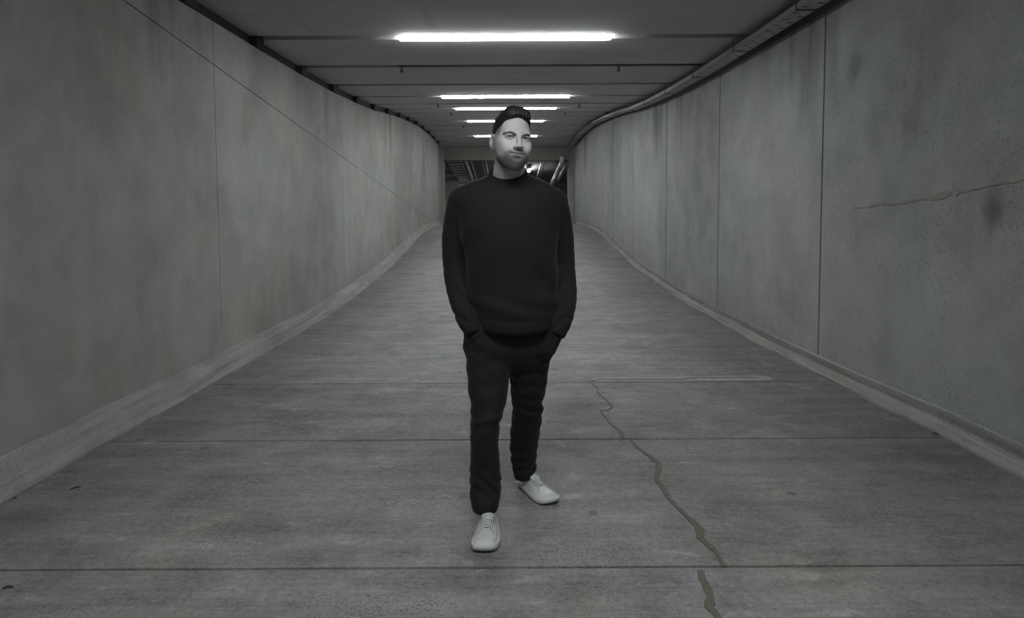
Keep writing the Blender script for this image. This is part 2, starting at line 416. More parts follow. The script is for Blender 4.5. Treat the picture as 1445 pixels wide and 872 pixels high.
for kk, lab in ((0, 'nearest and widest twin tube ceiling light in view'), (3, 'second nearest twin tube ceiling light, just clear of the hair'), (5, 'third twin tube ceiling light, level with the hair'),
                (8, 'fourth twin tube ceiling light, level with the forehead'), (11, 'farthest and smallest twin tube ceiling light, at eye level'),
                (-4, 'twin tube ceiling light above the camera, out of view'), (-7, 'twin tube ceiling light behind the camera')):
    tube_light(kk, lab)

# ------------------------------------------------------------------ sprinkler pipes
def sprinkler(kk, heads, label):
    d = D0 + DS * kk; z = cz(d)
    r = empty('sprinkler_pipe', (0, d, z + 0.14)); tag(r, label, 'sprinkler pipe', 'sprinkler pipes in the ceiling gaps')
    p = MB(); p.tube([(heads[0] - 0.05, 0.02, -0.115), (2.5, 0.02, -0.115)], 0.021, 10); p.build('pipe', M['steel_dark'], r, True)
    for x in heads:
        h = MB(); h.tube([(x, 0.02, -0.12), (x, 0.02, -0.175)], 0.013, 8); h.tube([(x, 0.02, -0.175), (x, 0.02, -0.18), (x, 0.02, -0.205), (x, 0.02, -0.21)], [0.006, 0.02, 0.02, 0.026], 8)
        h.build('sprinkler_head', M['steel_dark'], r)
    for x in (-0.6, 0.9, 2.1):
        h = MB(); h.box(x - .012, x + .012, 0.0, 0.04, -0.115, 0.002); h.build('pipe_clip', M['steel_dark'], r)
for kk, lab in ((1, 'nearest thin sprinkler pipe in the gap behind the first light'), (4, 'second thin sprinkler pipe, just beyond the second light'),
                (6, 'third thin sprinkler pipe, just beyond the third light'), (9, 'farthest thin sprinkler pipe, beyond the fourth light')):
    sprinkler(kk, (-1.32, 1.44), lab)

# ------------------------------------------------------------------ cable tray
r = empty('cable_tray', (2.52, D0, cz(D0) - 0.1)); tag(r, 'galvanised slotted cable tray hung along the top of the right wall', 'cable tray')
r0 = Vector(r.location)
TX0, TX1, TZ = 2.42, 2.58, 0.130
def loc(v): return (v[0] - r0.x, v[1] - r0.y, v[2] - r0.z)
tds = spans(-3.0, DEND - 0.3, 0.4)
for x in (TX0, TX1):
    b = MB(); b.sweep([[loc((x - 0.003, d, cz(d) - TZ)), loc((x + 0.003, d, cz(d) - TZ)), loc((x + 0.003, d, cz(d) - TZ + 0.05)), loc((x - 0.003, d, cz(d) - TZ + 0.05))] for d in tds]); b.build('side_rail', M['rail'], r)
vs, fs = [], []
xs = [TX0, TX0 + .015, TX0 + .065, TX0 + .095, TX0 + .145, TX1]
d = -3.0; rows = []; n_ = 0
while d < DEND - 0.35:
    rows += [(d, 0), (d + 0.075, 1 + n_ % 2)]; d += 0.10; n_ += 1
rows.append((d, 0))
for (dd, _) in rows:
    for x in xs: vs.append(loc((x, dd, cz(dd) - TZ)))
nx = len(xs)
for i in range(len(rows) - 1):
    for j in range(nx - 1):
        if (rows[i][1] == 1 and j == 1) or (rows[i][1] == 2 and j == 3): continue      # staggered slots
        fs.append((i * nx + j, i * nx + j + 1, (i + 1) * nx + j + 1, (i + 1) * nx + j))
bm_ = mesh_from(vs, fs); link('slotted_base', bm_, M['tray'], r)
for x, rr in ((2.445, .014), (2.475, .011), (2.51, .016), (2.55, .012)):
    b = MB(); b.tube([loc((x + 0.006 * math.sin(dd * 1.3 + x * 40), dd, cz(dd) - TZ + 0.004 + rr)) for dd in tds], rr, 7); b.build('cable', M['steel_dark'], r, True)
for kk in range(-5, 13):
    for off in (0.0,):
        d = D0 + DS * kk + off + 0.13
        if d > DEND - .5: continue
        b = MB()
        for x in (TX0 - 0.008, TX1 + 0.008): b.box(*[q for q in (loc((x - .003, 0, 0))[0], loc((x + .003, 0, 0))[0], d - .006 - r0.y, d + .006 - r0.y, cz(d) - TZ - .004 - r0.z, cz(d) + 0.002 - r0.z)])
        b.box(TX0 - .012 - r0.x, TX1 + .012 - r0.x, d - .012 - r0.y, d + .012 - r0.y, cz(d) - TZ - .007 - r0.z, cz(d) - TZ - .003 - r0.z)
        b.build('hanger', M['steel_dark'], r)

# ------------------------------------------------------------------ end of the ramp: beam, jambs and the garage beyond
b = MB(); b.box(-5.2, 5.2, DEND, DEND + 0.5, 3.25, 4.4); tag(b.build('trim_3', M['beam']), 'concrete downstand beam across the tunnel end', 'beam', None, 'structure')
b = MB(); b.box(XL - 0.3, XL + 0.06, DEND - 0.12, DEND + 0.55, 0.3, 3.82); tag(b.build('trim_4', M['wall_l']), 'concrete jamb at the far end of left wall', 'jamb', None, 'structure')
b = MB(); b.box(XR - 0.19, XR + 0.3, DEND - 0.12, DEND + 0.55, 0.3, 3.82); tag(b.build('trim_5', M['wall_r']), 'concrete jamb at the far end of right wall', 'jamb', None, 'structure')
gc = lambda d: 3.52 - 0.10 * (d - 28)
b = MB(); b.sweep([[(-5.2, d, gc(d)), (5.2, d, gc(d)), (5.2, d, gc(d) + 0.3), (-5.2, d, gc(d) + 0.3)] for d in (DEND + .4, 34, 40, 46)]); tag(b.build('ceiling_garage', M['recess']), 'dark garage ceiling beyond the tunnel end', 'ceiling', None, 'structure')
b = MB(); b.box(-5.2, 5.2, 45, 45.3, -2, 3); tag(b.build('wall_back', M['wall_r']), 'grey garage wall far beyond the tunnel end', 'wall', None, 'structure')
for nm, x, lab in (('wall_garage_left', -5.2, 'left wall of the garage beyond'), ('wall_garage_right', 5.2, 'right wall of the garage beyond')):
    b = MB(); b.box(x - .1, x + .1, DEND, 45.3, -2, 4); tag(b.build(nm, M['wall_r']), lab, 'wall', None, 'structure')
# concrete pier seen past the left jamb
b = MB(); b.box(-3.1, -2.35, 33.6, 34.2, fz(34) - .02, gc(34) + .05); tag(b.build('garage_pillar', M['wall_r']), 'grey concrete pillar beyond the left jamb', 'pillar')
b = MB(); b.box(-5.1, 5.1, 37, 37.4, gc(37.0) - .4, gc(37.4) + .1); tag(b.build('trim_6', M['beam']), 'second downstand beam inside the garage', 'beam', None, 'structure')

def ceiling_pipe(name, x, rr, drop, d0, d1, mat, label, cat, dx=0.0, elbow=False, group=None):
    r = empty(name, (x, d0, gc(d0) - drop)); tag(r, label, cat, group)
    g = lambda d: (dx * (d - d0), d - d0, gc(d) - gc(d0))
    pts = [g(d) for d in spans(d0, d1, 1.5)]
    if elbow: pts = [(0, -0.25, 0.28), (0, -0.2, 0.12), (0, -0.08, 0.02)] + pts
    b = MB(); b.tube(pts, rr, 12); b.build('pipe', mat, r, True)
    for i, d in enumerate(spans(d0 + 0.8, d1 - .5, 2.2)):
        q = g(d); c = MB(); c.tube([(q[0], q[1] - .03, q[2]), (q[0], q[1] + .03, q[2])], rr * 1.12, 12); c.box(q[0] - .01, q[0] + .01, q[1] - .01, q[1] + .01, q[2], q[2] + drop); c.build('pipe_clamp', M['steel_dark'], r)
    return r
ceiling_pipe('drain_pipe', -1.66, 0.075, 0.22, 28.1, 40, M['pipe'], 'pale pipe under the garage ceiling left of the man', 'pipe')
ceiling_pipe('drain_pipe', -1.45, 0.035, 0.20, 28.1, 40, M['galv'], 'thin grey pipe next to the pale pipe left of the man', 'pipe')
ceiling_pipe('conduit', -0.98, 0.035, 0.16, 28.1, 36, M['pipe'], 'left one of two thin conduits beside the neck', 'conduit')
ceiling_pipe('conduit', -0.85, 0.035, 0.16, 28.1, 36, M['pipe'], 'right one of two thin conduits beside the neck', 'conduit')
ceiling_pipe('conduit', 1.52, 0.03, 0.16, 28.1, 36, M['galv'], 'left one of two thin conduits over the right shoulder', 'conduit')
ceiling_pipe('conduit', 1.66, 0.03, 0.16, 28.1, 36, M['galv'], 'right one of two thin conduits over the right shoulder', 'conduit')
ceiling_pipe('drain_pipe', 2.27, 0.10, 0.42, 27.9, 36, M['pipe'], 'thick pale pipe with elbow beside the right jamb', 'pipe', 0, True)
ceiling_pipe('drain_pipe', 2.55, 0.07, 0.30, 28.1, 34, M['pipe'], 'slimmer pale pipe between thick pipe and right jamb', 'pipe')
# ladder tray on the left
r = empty('ladder_tray', (-2.1, 28.2, gc(28.2) - 0.22)); tag(r, 'ladder shaped cable tray under the garage ceiling at far left', 'cable tray')
for x in (-0.3, 0.28):
    b = MB(); b.sweep([[(x - .02, d - 28.2, gc(d) - gc(28.2) - .04), (x + .02, d - 28.2, gc(d) - gc(28.2) - .04), (x + .02, d - 28.2, gc(d) - gc(28.2) + .04), (x - .02, d - 28.2, gc(d) - gc(28.2) + .04)] for d in (28.2, 32, 36)]); b.build('side_rail', M['galv'], r)
for i in range(11):
    d = 28.5 + i * 0.7; b = MB(); b.box(-.3, .28, d - 28.26, d - 28.14, gc(d) - gc(28.2) - .02, gc(d) - gc(28.2) + .02); b.build('rung', M['galv'], r)
# garage lamps: one shows beside the neck, two unseen ones are added for light
def batten(x, d, ln, label):
    r = empty('garage_lamp', (x, d, gc(d) - 0.12)); tag(r, label, 'ceiling light')
    b = MB(); b.box(-.07, .07, -ln / 2, ln / 2, 0.0, 0.12); b.build('housing', M['white_housing'], r)
    b = MB(); b.box(-.06, .06, -ln / 2 + .03, ln / 2 - .03, -0.07, -0.001); b.build('diffuser', M['glow'], r)
batten(1.05, 31.5, 1.5, 'lit garage lamp showing just right of the neck')
batten(0.25, 41.0, 1.5, 'added fill lamp deep inside the garage, hidden behind the man')
batten(-3.6, 36.0, 1.5, 'added fill lamp unseen beyond the left jamb')

# ================================================================== the man
# ---- implicit-surface helpers (signed distance grids turned into meshes with surface nets)
def grid(lo, hi, h):
    ax = [np.arange(a, b + h, h, dtype=np.float32) for a, b in zip(lo, hi)]
    return ax[0][:, None, None], ax[1][None, :, None], ax[2][None, None, :]

def surface_net(V, lo, h):
    nx, ny, nz = V.shape
    S = V < 0
    cs = np.zeros((nx - 1, ny - 1, nz - 1), np.int8)
    for i in (0, 1):
        for j in (0, 1):
            for k in (0, 1): cs += S[i:nx - 1 + i, j:ny - 1 + j, k:nz - 1 + k]
    act = (cs > 0) & (cs < 8)
    I, J, K = np.nonzero(act)
    idx = -np.ones(act.shape, np.int64); idx[I, J, K] = np.arange(len(I))
    acc = np.zeros((len(I), 3)); cnt = np.zeros(len(I))
    cor = [(i, j, k) for i in (0, 1) for j in (0, 1) for k in (0, 1)]
    for a in cor:
        for ax in range(3):
            if a[ax]: continue
            b = list(a); b[ax] = 1
            va = V[I + a[0], J + a[1], K + a[2]]; vb = V[I + b[0], J + b[1], K + b[2]]
            m = (va < 0) != (vb < 0)
            t = np.where(m, va / np.where(m, va - vb, 1), 0)
            pt = np.array(a, float)[None, :].repeat(len(I), 0); pt[:, ax] += t
            acc += pt * m[:, None]; cnt += m
    P = (np.stack([I, J, K], 1) + acc / cnt[:, None]) * h + np.array(lo)[None]
    F = []
    for ax in range(3):
        sl0 = [slice(None)] * 3; sl1 = [slice(None)] * 3
        sl0[ax] = slice(0, -1); sl1[ax] = slice(1, None)
        cr = S[tuple(sl0)] != S[tuple(sl1)]
        u, w = (ax + 1) % 3, (ax + 2) % 3
        e = np.stack(np.nonzero(cr), 1)
        ok = (e[:, u] > 0) & (e[:, w] > 0) & (e[:, u] < V.shape[u] - 1) & (e[:, w] < V.shape[w] - 1)
        e = e[ok]
        def cell(du, dw):
            c = e.copy(); c[:, u] -= du; c[:, w] -= dw; return idx[c[:, 0], c[:, 1], c[:, 2]]
        q = np.stack([cell(1, 1), cell(0, 1), cell(0, 0), cell(1, 0)], 1)
        flip = ~S[e[:, 0], e[:, 1], e[:, 2]]
        q[flip] = q[flip][:, ::-1]
        F.append(q)
    F = np.concatenate(F); F = F[(F >= 0).all(1)]
    return P, F

def np_mesh(P, F, name='mesh', smooth=True):
    m = bpy.data.meshes.new(name)
    m.vertices.add(len(P)); m.vertices.foreach_set('co', np.asarray(P, np.float32).ravel())
    m.loops.add(F.size); m.loops.foreach_set('vertex_index', np.asarray(F, np.int32).ravel())
    m.polygons.add(len(F)); m.polygons.foreach_set('loop_start', np.arange(0, F.size, 4, dtype=np.int32))
    if smooth: m.polygons.foreach_set('use_smooth', np.ones(len(F), bool))
    m.update(calc_edges=True); m.validate()
    return m

def smin(a, b, k):
    h = np.clip(0.5 + 0.5 * (b - a) / k, 0, 1); return b * (1 - h) + a * h - k * h * (1 - h)
def smax(a, b, k): return -smin(-a, -b, k)
def ell(X, Y, Z, c, r):
    x, y, z = (X - c[0]) / r[0], (Y - c[1]) / r[1], (Z - c[2]) / r[2]
    k0 = np.sqrt(x * x + y * y + z * z); k1 = np.sqrt((x / r[0]) ** 2 + (y / r[1]) ** 2 + (z / r[2]) ** 2) + 1e-6
    return k0 * (k0 - 1) / k1
def cap(X, Y, Z, a, b, ra, rb=None):
    rb = ra if rb is None else rb
    a, b = np.array(a, float), np.array(b, float); d = b - a
    t = np.clip(((X - a[0]) * d[0] + (Y - a[1]) * d[1] + (Z - a[2]) * d[2]) / (d @ d), 0, 1)
    return np.sqrt((X - a[0] - t * d[0]) ** 2 + (Y - a[1] - t * d[1]) ** 2 + (Z - a[2] - t * d[2]) ** 2) - (ra + (rb - ra) * t)
def chain(X, Y, Z, pts, rs, k=0.02):
    v = None
    for i in range(len(pts) - 1):
        c = cap(X, Y, Z, pts[i], pts[i + 1], rs[i], rs[i + 1]); v = c if v is None else smin(v, c, k)
    return v
def hermite(zs, vals, z):
    """monotone-ish smooth interpolation of table columns at z"""
    zs = np.asarray(zs, float); v = np.asarray(vals, float)
    s = np.gradient(v, zs); i = np.clip(np.searchsorted(zs, z) - 1, 0, len(zs) - 2)
    h = zs[i + 1] - zs[i]; t = np.clip((z - zs[i]) / h, 0, 1)
    return (2 * t**3 - 3 * t**2 + 1) * v[i] + (t**3 - 2 * t**2 + t) * h * s[i] + (-2 * t**3 + 3 * t**2) * v[i + 1] + (t**3 - t**2) * h * s[i + 1]
def zsec(X, Y, Z, tab, p=2.3, ends=True):
    """tab rows: z, cx, cy, rx, ry - stacked cross sections"""
    tab = np.array(sorted(tab)); z = Z.ravel().astype(float); zc = np.clip(z, tab[0, 0], tab[-1, 0])
    cx, cy, rx, ry = [hermite(tab[:, 0], tab[:, i], zc)[None, None, :].astype(np.float32) for i in (1, 2, 3, 4)]
    q = (np.abs((X - cx) / rx) ** p + np.abs((Y - cy) / ry) ** p + 1e-9) ** (1 / p)
    v = (q - 1) * np.minimum(rx, ry)
    if ends: v = np.maximum(v, np.maximum(tab[0, 0] - Z, Z - tab[-1, 0]))
    return v
def pxrow(y, xl, xr, Yc, ry):
    a, b = atY(xl, y, Yc), atY(xr, y, Yc); return ((a[2] + b[2]) / 2, (a[0] + b[0]) / 2, Yc, (b[0] - a[0]) / 2, ry)
def waves(X, Y, Z, n, wl, seed, squash=(1, 1, 1)):
    r = np.random.RandomState(seed); v = 0
    for i in range(n):
        d = r.normal(size=3) * np.array(squash); d /= np.linalg.norm(d); kk = 2 * math.pi / (wl * r.uniform(.6, 1.6))
        v = v + np.sin(kk * (d[0] * X + d[1] * Y + d[2] * Z) + r.uniform(0, 6.28))
    return v / math.sqrt(n)
def gz(v, c, w): return np.exp(-((v - c) / w) ** 2)

# ---- materials
def cloth(name, c, rough, sheen, weave):
    k = NT(name); p = k.pos()
    v = sum_terms(k, [(k.noise(p, 14, 4), 0.4), (k.noise(p, weave, 2), 0.5)])
    k.col(k.scaled(c, v)); k.rough(rough); k.b.inputs['Specular IOR Level'].default_value = 0.25
    k.b.inputs['Sheen Weight'].default_value = sheen; k.b.inputs['Sheen Roughness'].default_value = 0.45
    k.bump(k.noise(p, weave, 2), 0.15, 0.002)
    return k.m
M['knit'] = cloth('black_sweatshirt', (0.0078, 0.0076, 0.0078), 0.85, 0.05, 700)
M['rib'] = cloth('black_rib_knit', (0.0072, 0.0070, 0.0072), 0.85, 0.04, 500)
M['twill'] = cloth('black_twill', (0.0080, 0.0078, 0.0082), 0.8, 0.05, 900)
M['patch'] = plain('black_patch', (0.0062, 0.0062, 0.0062), 0.7, 0, .15, 40, .2)
M['stitch'] = plain('grey_stitch', (0.016, 0.016, 0.016), 0.7)
M['leather'] = plain('white_leather', (0.50, 0.503, 0.50), 0.42, 0, 0.10, 30)
M['rubber'] = plain('white_rubber', (0.46, 0.463, 0.46), 0.55, 0, 0.16, 18)
M['lace'] = plain('white_lace', (0.50, 0.503, 0.50), 0.8, 0, 0.3, 300)
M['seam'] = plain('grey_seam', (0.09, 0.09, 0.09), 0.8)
M['tongue'] = plain('shaded_tongue', (0.33, 0.332, 0.33), 0.7)  # white leather darkened to hold the shade under the laces
M['outsole'] = plain('dark_outsole', (0.05, 0.05, 0.05), 0.8)
k = NT('skin'); p = k.pos()
ba = k.n('ShaderNodeAttribute'); ba.attribute_name = 'beard'; la = k.n('ShaderNodeAttribute'); la.attribute_name = 'lip'
sk = k.scaled((0.405, 0.392, 0.383), sum_terms(k, [(k.noise(p, 35, 4), 0.16), (k.noise(p, 400, 2), 0.10)]))
sk = k.mix(la.outputs['Fac'], sk, (0.15, 0.137, 0.132))
stub = k.math('MULTIPLY', ba.outputs['Fac'], k.ramp(k.noise(p, 520, 2, 0.5), 0.30, 0.60, 0.74, 1.0))
k.col(k.mix(stub, sk, (0.032, 0.031, 0.030))); k.rough(0.5); k.b.inputs['Specular IOR Level'].default_value = 0.4
k.b.inputs['Subsurface Weight'].default_value = 0.08; k.b.inputs['Subsurface Radius'].default_value = (0.006, 0.004, 0.003); k.b.inputs['Subsurface Scale'].default_value = 0.6
k.bump(k.noise(p, 300, 3), 0.08, 0.002)
M['skin'] = k.m
k = NT('dark_hair'); p = k.pos()
k.col(k.scaled((0.0075, 0.0072, 0.0070), sum_terms(k, [(k.noise(k.mapped(p, (1, .25, .6)), 260, 3), 1.6)]))); k.rough(0.55)
k.b.inputs['Specular IOR Level'].default_value = 0.42; k.bump(k.noise(k.mapped(p, (1, .25, .5)), 300, 3), 0.5, 0.003)
M['hair'] = k.m
M['brow'] = plain('dark_brow', (0.042, 0.040, 0.038), 0.6, 0, 0.8, 500)
M['eye_white_shaded'] = plain('eye_white_shaded', (0.20, 0.20, 0.20), 0.2)  # whites greyed, the shade they lie in is put into the colour
M['iris'] = plain('iris', (0.018, 0.018, 0.02), 0.15)

YT, YH = 3.00, 2.90                     # depth of trunk and of head
man = empty('person', (0.02, 3.05, 0)); tag(man, 'man in black sweatshirt and trousers with white sneakers, hands in pockets', 'person')
ML = Vector(man.location)
def man_part(name, P, F, mat, parent=None):
    par = parent or man
    o = link(name, np_mesh(np.asarray(P) - np.array(ML)[None], F), mat, par); return o
def man_mb(name, mb, mat, parent=None, smooth=True):
    mb.v = [tuple(np.array(v) - np.array(ML)) for v in mb.v]; return mb.build(name, mat, parent or man, smooth)

# ---- sweatshirt
torso = [pxrow(240, 698, 738, YT + .025, .070), pxrow(246, 692, 745, YT + .02, .080), pxrow(252, 676, 760, YT + .02, .088), pxrow(257, 661, 771, YT + .015, .096), pxrow(264, 649, 782, YT + .01, .106), pxrow(276, 641, 791, YT, .116), pxrow(300, 643, 792, YT - .005, .132),
         pxrow(330, 650, 788, YT - .01, .142), pxrow(370, 656, 785, YT - .005, .145), pxrow(400, 659, 786, YT, .146), pxrow(425, 662, 789, YT, .150), pxrow(438, 665, 788, YT, .149), pxrow(445, 669, 786, YT, .146), pxrow(450, 672, 784, YT, .143)]
def pt(u, v, Y): return atY(u, v, Y)
armL = [pt(652, 284, YT + .01), pt(643, 330, YT + .035), pt(643.5, 382, YT + .045), pt(650, 420, YT + .0), pt(661, 452, YT - .055), pt(667, 466, YT - .075)]
armR = [pt(783, 286, YT + .01), pt(791, 330, YT + .035), pt(796, 385, YT + .05), pt(797.5, 425, YT + .0), pt(791, 455, YT - .055), pt(787, 468, YT - .07)]
rL = [.062, .0575, .0545, .0525, .0465, .039]
rR = [.060, .0545, .0505, .0485, .0455, .038]
def resample(A, R, n=16):
    A = np.array(A); t = np.concatenate([[0], np.cumsum(np.linalg.norm(np.diff(A, axis=0), axis=1))]); tt = np.linspace(0, t[-1], n)
    return [np.array([hermite(t, A[:, j], q) for j in range(3)]) for q in tt], [float(hermite(t, R, q)) for q in tt]
armL, rL = resample(armL, rL); armR, rR = resample(armR, rR)
lo, hi, h = (-.36, 2.70, .84), (.40, 3.26, 1.58), .0058
X, Y, Z = grid(lo, hi, h)
V = zsec(X, Y, Z, torso, 2.35)
zb = torso[-1][0]
# drape: soft folds
V = V + 0.0030 * waves(X, Y, Z, 7, .17, 3, (1, 1, .6)) * gz(Z, 1.15, .22)
fold = np.sin(52 * (Z - 1.0) + 9 * X + 2.0 * np.sin(7 * X)); V = V + 0.0060 * fold * gz(Z, 0.985, .05)
dg = np.sin(40 * (X * .75 + Z * .66)); V = V + 0.0075 * dg * gz(X, .16, .09) * gz(Z, 1.12, .12) * (Y < YT)
dg2 = np.sin(46 * (X * -.8 + Z * .6)); V = V + 0.0065 * dg2 * gz(X, -.14, .08) * gz(Z, 1.30, .1) * (Y < YT)
for A, rr, s in ((armL, rL, 1), (armR, rR, -1)):
    c = chain(X, Y, Z, A, rr, .008)
    inner = np.clip(.5 + s * (X - A[7][0]) / .05, 0, 1)
    c = c + 0.0055 * np.sin(78 * (Z + s * X * .75) + 3 * np.sin(22 * Y)) * gz(Z, 1.07, .085) * inner + 0.0050 * np.sin(105 * (Z + s * X * 1.0) + 2 * np.sin(30 * Y)) * gz(Z, .945, .05) * (.3 + .7 * inner)
    c = c + 0.0010 * waves(X, Y, Z, 5, .11, 9)
    # sleeve end: cut square to the forearm
    e = A[-1] - A[-2]; e = e / np.linalg.norm(e); pe = A[-1] + e * .012
    c = np.maximum(c, (X - pe[0]) * e[0] + (Y - pe[1]) * e[1] + (Z - pe[2]) * e[2])
    V = smin(V, c, .016)
# neck opening
nb = pt(717, 246.5, YT - .005)
neck_c, neck_ax = np.array(nb) + np.array([0, .004, -.010]), np.array([-0.05, -.52, .85]); neck_ax /= np.linalg.norm(neck_ax)
V = np.maximum(V, -cap(X, Y, Z, neck_c - neck_ax * .05, neck_c + neck_ax * .2, .074, .088))
P, F = surface_net(V, lo, h)
sweat = man_part('sweatshirt', P, F, M['knit']); tag(sweat, 'plain black crew-neck sweatshirt')
# collar rib
def ring(c, ax, rx, ry, prof, n=48, lean=None):
    ax = np.array(ax) / np.linalg.norm(ax); u = np.cross(np.array([0, 1.0, 0]), ax); u /= np.linalg.norm(u); w = np.cross(ax, u)
    rows = []
    for i in range(n):
        t = 2 * math.pi * i / n; e = math.cos(t) * u + math.sin(t) * w
        rows.append([np.array(c) + math.cos(t) * u * (rx + a) + math.sin(t) * w * (ry + a) + ax * b for a, b in prof])
    rows.append(rows[0]); mb = MB(); mb.sweep(rows, cap=False); return mb
cprof = [(-.006, .016), (.000, .018), (.006, .012), (.0125, .000), (.017, -.012), (.014, -.016), (.0, -.012), (-.008, .002)]
man_mb('collar', ring(neck_c + neck_ax * .012, neck_ax, .0765, .0745, cprof), M['rib'], sweat)
# hem band
hb = torso[-1]
rows = []
for i in range(64):
    t = 2 * math.pi * i / 64; c_, s_ = math.cos(t), math.sin(t)
    ux = math.copysign(abs(c_) ** (2 / 2.35), c_); uy = math.copysign(abs(s_) ** (2 / 2.35), s_)
    rows.append([np.array((hb[1] + ux * (hb[3] + a), YT + uy * (hb[4] + a), hb[0] + b + .012 + .020 * uy - .010 * (1 - abs(ux)) * (uy < 0))) for a, b in ((-.008, .036), (.0005, .033), (.0025, .014), (.002, -.012), (-.001, -.034), (-.008, -.033), (-.012, .0))])
rows.append(rows[0]); mb = MB(); mb.sweep(rows, cap=False); man_mb('hem_band', mb, M['rib'], sweat)
# cuffs
for A, rr in ((armL, rL), (armR, rR)):
    e = (A[-1] - A[-2]); e = e / np.linalg.norm(e)
    mb = ring(A[-1] - e * .008, e, rr[-1] - .004, rr[-1] - .004, [(-.01, .026), (.000, .027), (.005, .015), (.0075, -.02), (.004, -.028), (-.01, -.02)], 32); man_mb('cuff', mb, M['rib'], sweat)
# armhole seams (raised stitching following the dropped shoulder)
SEAML = [(646.5, 259), (642.5, 268), (645, 279), (651, 290), (657.5, 302), (659, 320)]
SEAMR = [(786, 266), (790, 278), (790.5, 292), (788, 308), (785, 330)]
from mathutils.bvhtree import BVHTree
bvh = BVHTree.FromPolygons([tuple(v) for v in P], [tuple(int(i) for i in f) for f in F])
def hit(u, v, off=0.0):
    D = Vector(ray(u, v)).normalized(); r_ = bvh.ray_cast(Vector(CAM), D)
    return None if r_[0] is None else np.array(r_[0] + r_[1] * off)
for sm in (SEAML, SEAMR):
    pts = []
    for i in range(len(sm) - 1):
        for t in np.linspace(0, 1, 5)[:-1]:
            q = hit(sm[i][0] * (1 - t) + sm[i + 1][0] * t, sm[i][1] * (1 - t) + sm[i + 1][1] * t, .0006)
            if q is not None: pts.append(q)
    if len(pts) > 3: mb = MB(); mb.tube(pts, .0024, 6); man_mb('armhole_seam', mb, M['rib'], sweat)
# square chest patch with a stitched face of two eyes and a mouth
q0, q1, q2 = hit(762, 292.5), hit(769, 293.5), hit(765, 300.5)
c = (np.array(hit(765.5, 297)));
ex = (q1 - q0); ex /= np.linalg.norm(ex); ez = q0 - q2; ez -= ex * (ez @ ex); ez /= np.linalg.norm(ez); en = np.cross(ex, ez)
if en[1] > 0: en = -en
def pbox(mb, cu, cv, w, hh, t0, t1):
    vs = [c + ex * (cu + a * w / 2) + ez * (cv + b * hh / 2) + en * t for t in (t0, t1) for a, b in ((-1, -1), (1, -1), (1, 1), (-1, 1))]
    mb.add(vs, [(0, 1, 2, 3), (4, 7, 6, 5), (0, 4, 5, 1), (1, 5, 6, 2), (2, 6, 7, 3), (3, 7, 4, 0)])
mb = MB(); pbox(mb, 0, 0, .025, .026, -.004, .0022); pt_o = man_mb('chest_patch', mb, M['patch'], sweat, False); tag(pt_o, 'small black square patch with a stitched face')

for cu, cv, w_, h_ in ((-.005, .005, .003, .003), (.005, .005, .003, .003), (0, -.005, .012, .0028)):
    mb = MB(); pbox(mb, cu, cv, w_, h_, .001, .0034); man_mb('patch_stitch', mb, M['stitch'], sweat, False)

# ---- trousers
YP = 3.03
frontL = [pxrow(440, 662, 722, YP, .115), pxrow(476, 656.5, 721, YP, .118), pxrow(503, 657.5, 720, YP - .015, .112), pxrow(531, 659.5, 718.5, YP - .03, .104), pxrow(550, 661, 716, YP - .045, .096), pxrow(572, 664.5, 712.5, YP - .065, .086),
          pxrow(594, 663, 706.5, YP - .075, .078), pxrow(633, 663.5, 704.5, YP - .065, .070), pxrow(665, 664, 706, YP - .045, .068), pxrow(690, 664, 706, YP - .045, .070), pxrow(702, 665, 704, YP - .055, .074), pxrow(714, 667, 702, YP - .062, .078)]
backR = [pxrow(440, 718, 787, YP + .01, .115), pxrow(470, 716, 789, YP + .01, .118), pxrow(509, 718, 776, YP + .05, .110), pxrow(531, 719.5, 772, YP + .085, .102), pxrow(550, 721, 770, YP + .115, .096), pxrow(564, 722, 765.5, YP + .14, .088), pxrow(578, 723, 765, YP + .165, .082),
         pxrow(616, 720, 760.5, YP + .235, .074), pxrow(633, 720, 758, YP + .265, .070), pxrow(650, 721.5, 756.5, YP + .29, .066), pxrow(662, 724.5, 755, YP + .305, .062), pxrow(671, 726.5, 751.5, YP + .31, .058)]
pel = [pxrow(440, 668, 783, YP, .130), pxrow(455, 660, 787, YP, .130), pxrow(476, 657, 787.5, YP, .126), pxrow(500, 662, 775, YP + .01, .110), pxrow(516, 675, 760, YP + .02, .075), pxrow(526, 690, 745, YP + .03, .035)]
lo, hi, h = (-.26, 2.82, .04), (.30, 3.48, 1.03), .0058
X, Y, Z = grid(lo, hi, h)
A = zsec(X, Y, Z, frontL, 2.2); B = zsec(X, Y, Z, backR, 2.2)
zk1, zk2 = frontL[6][0], backR[6][0]
A = A + .0046 * np.sin(88 * (Z - .35 * X) + 5 * np.sin(16 * X)) * gz(Z, zk1 + .012, .045) + 0.0042 * np.sin(105 * (Z + .3 * X) + 6 * np.sin(20 * X + 1)) * gz(Z, .20, .055)
A = A + .0048 * np.sin(70 * (Z + .55 * X) + 1) * gz(Z, .80, .07) + .0024 * waves(X, Y, Z, 6, .10, 21)
B = B + .0046 * np.sin(92 * (Z + .3 * X) + 5 * np.sin(16 * X)) * gz(Z, zk2 + .01, .045) + 0.0042 * np.sin(100 * (Z - .3 * X) + 6 * np.sin(18 * X)) * gz(Z, .19, .07)
B = B + .0024 * waves(X, Y, Z, 6, .10, 22)
V = smin(A, B, .008); V = smin(V, zsec(X, Y, Z, pel, 2.3), .03)
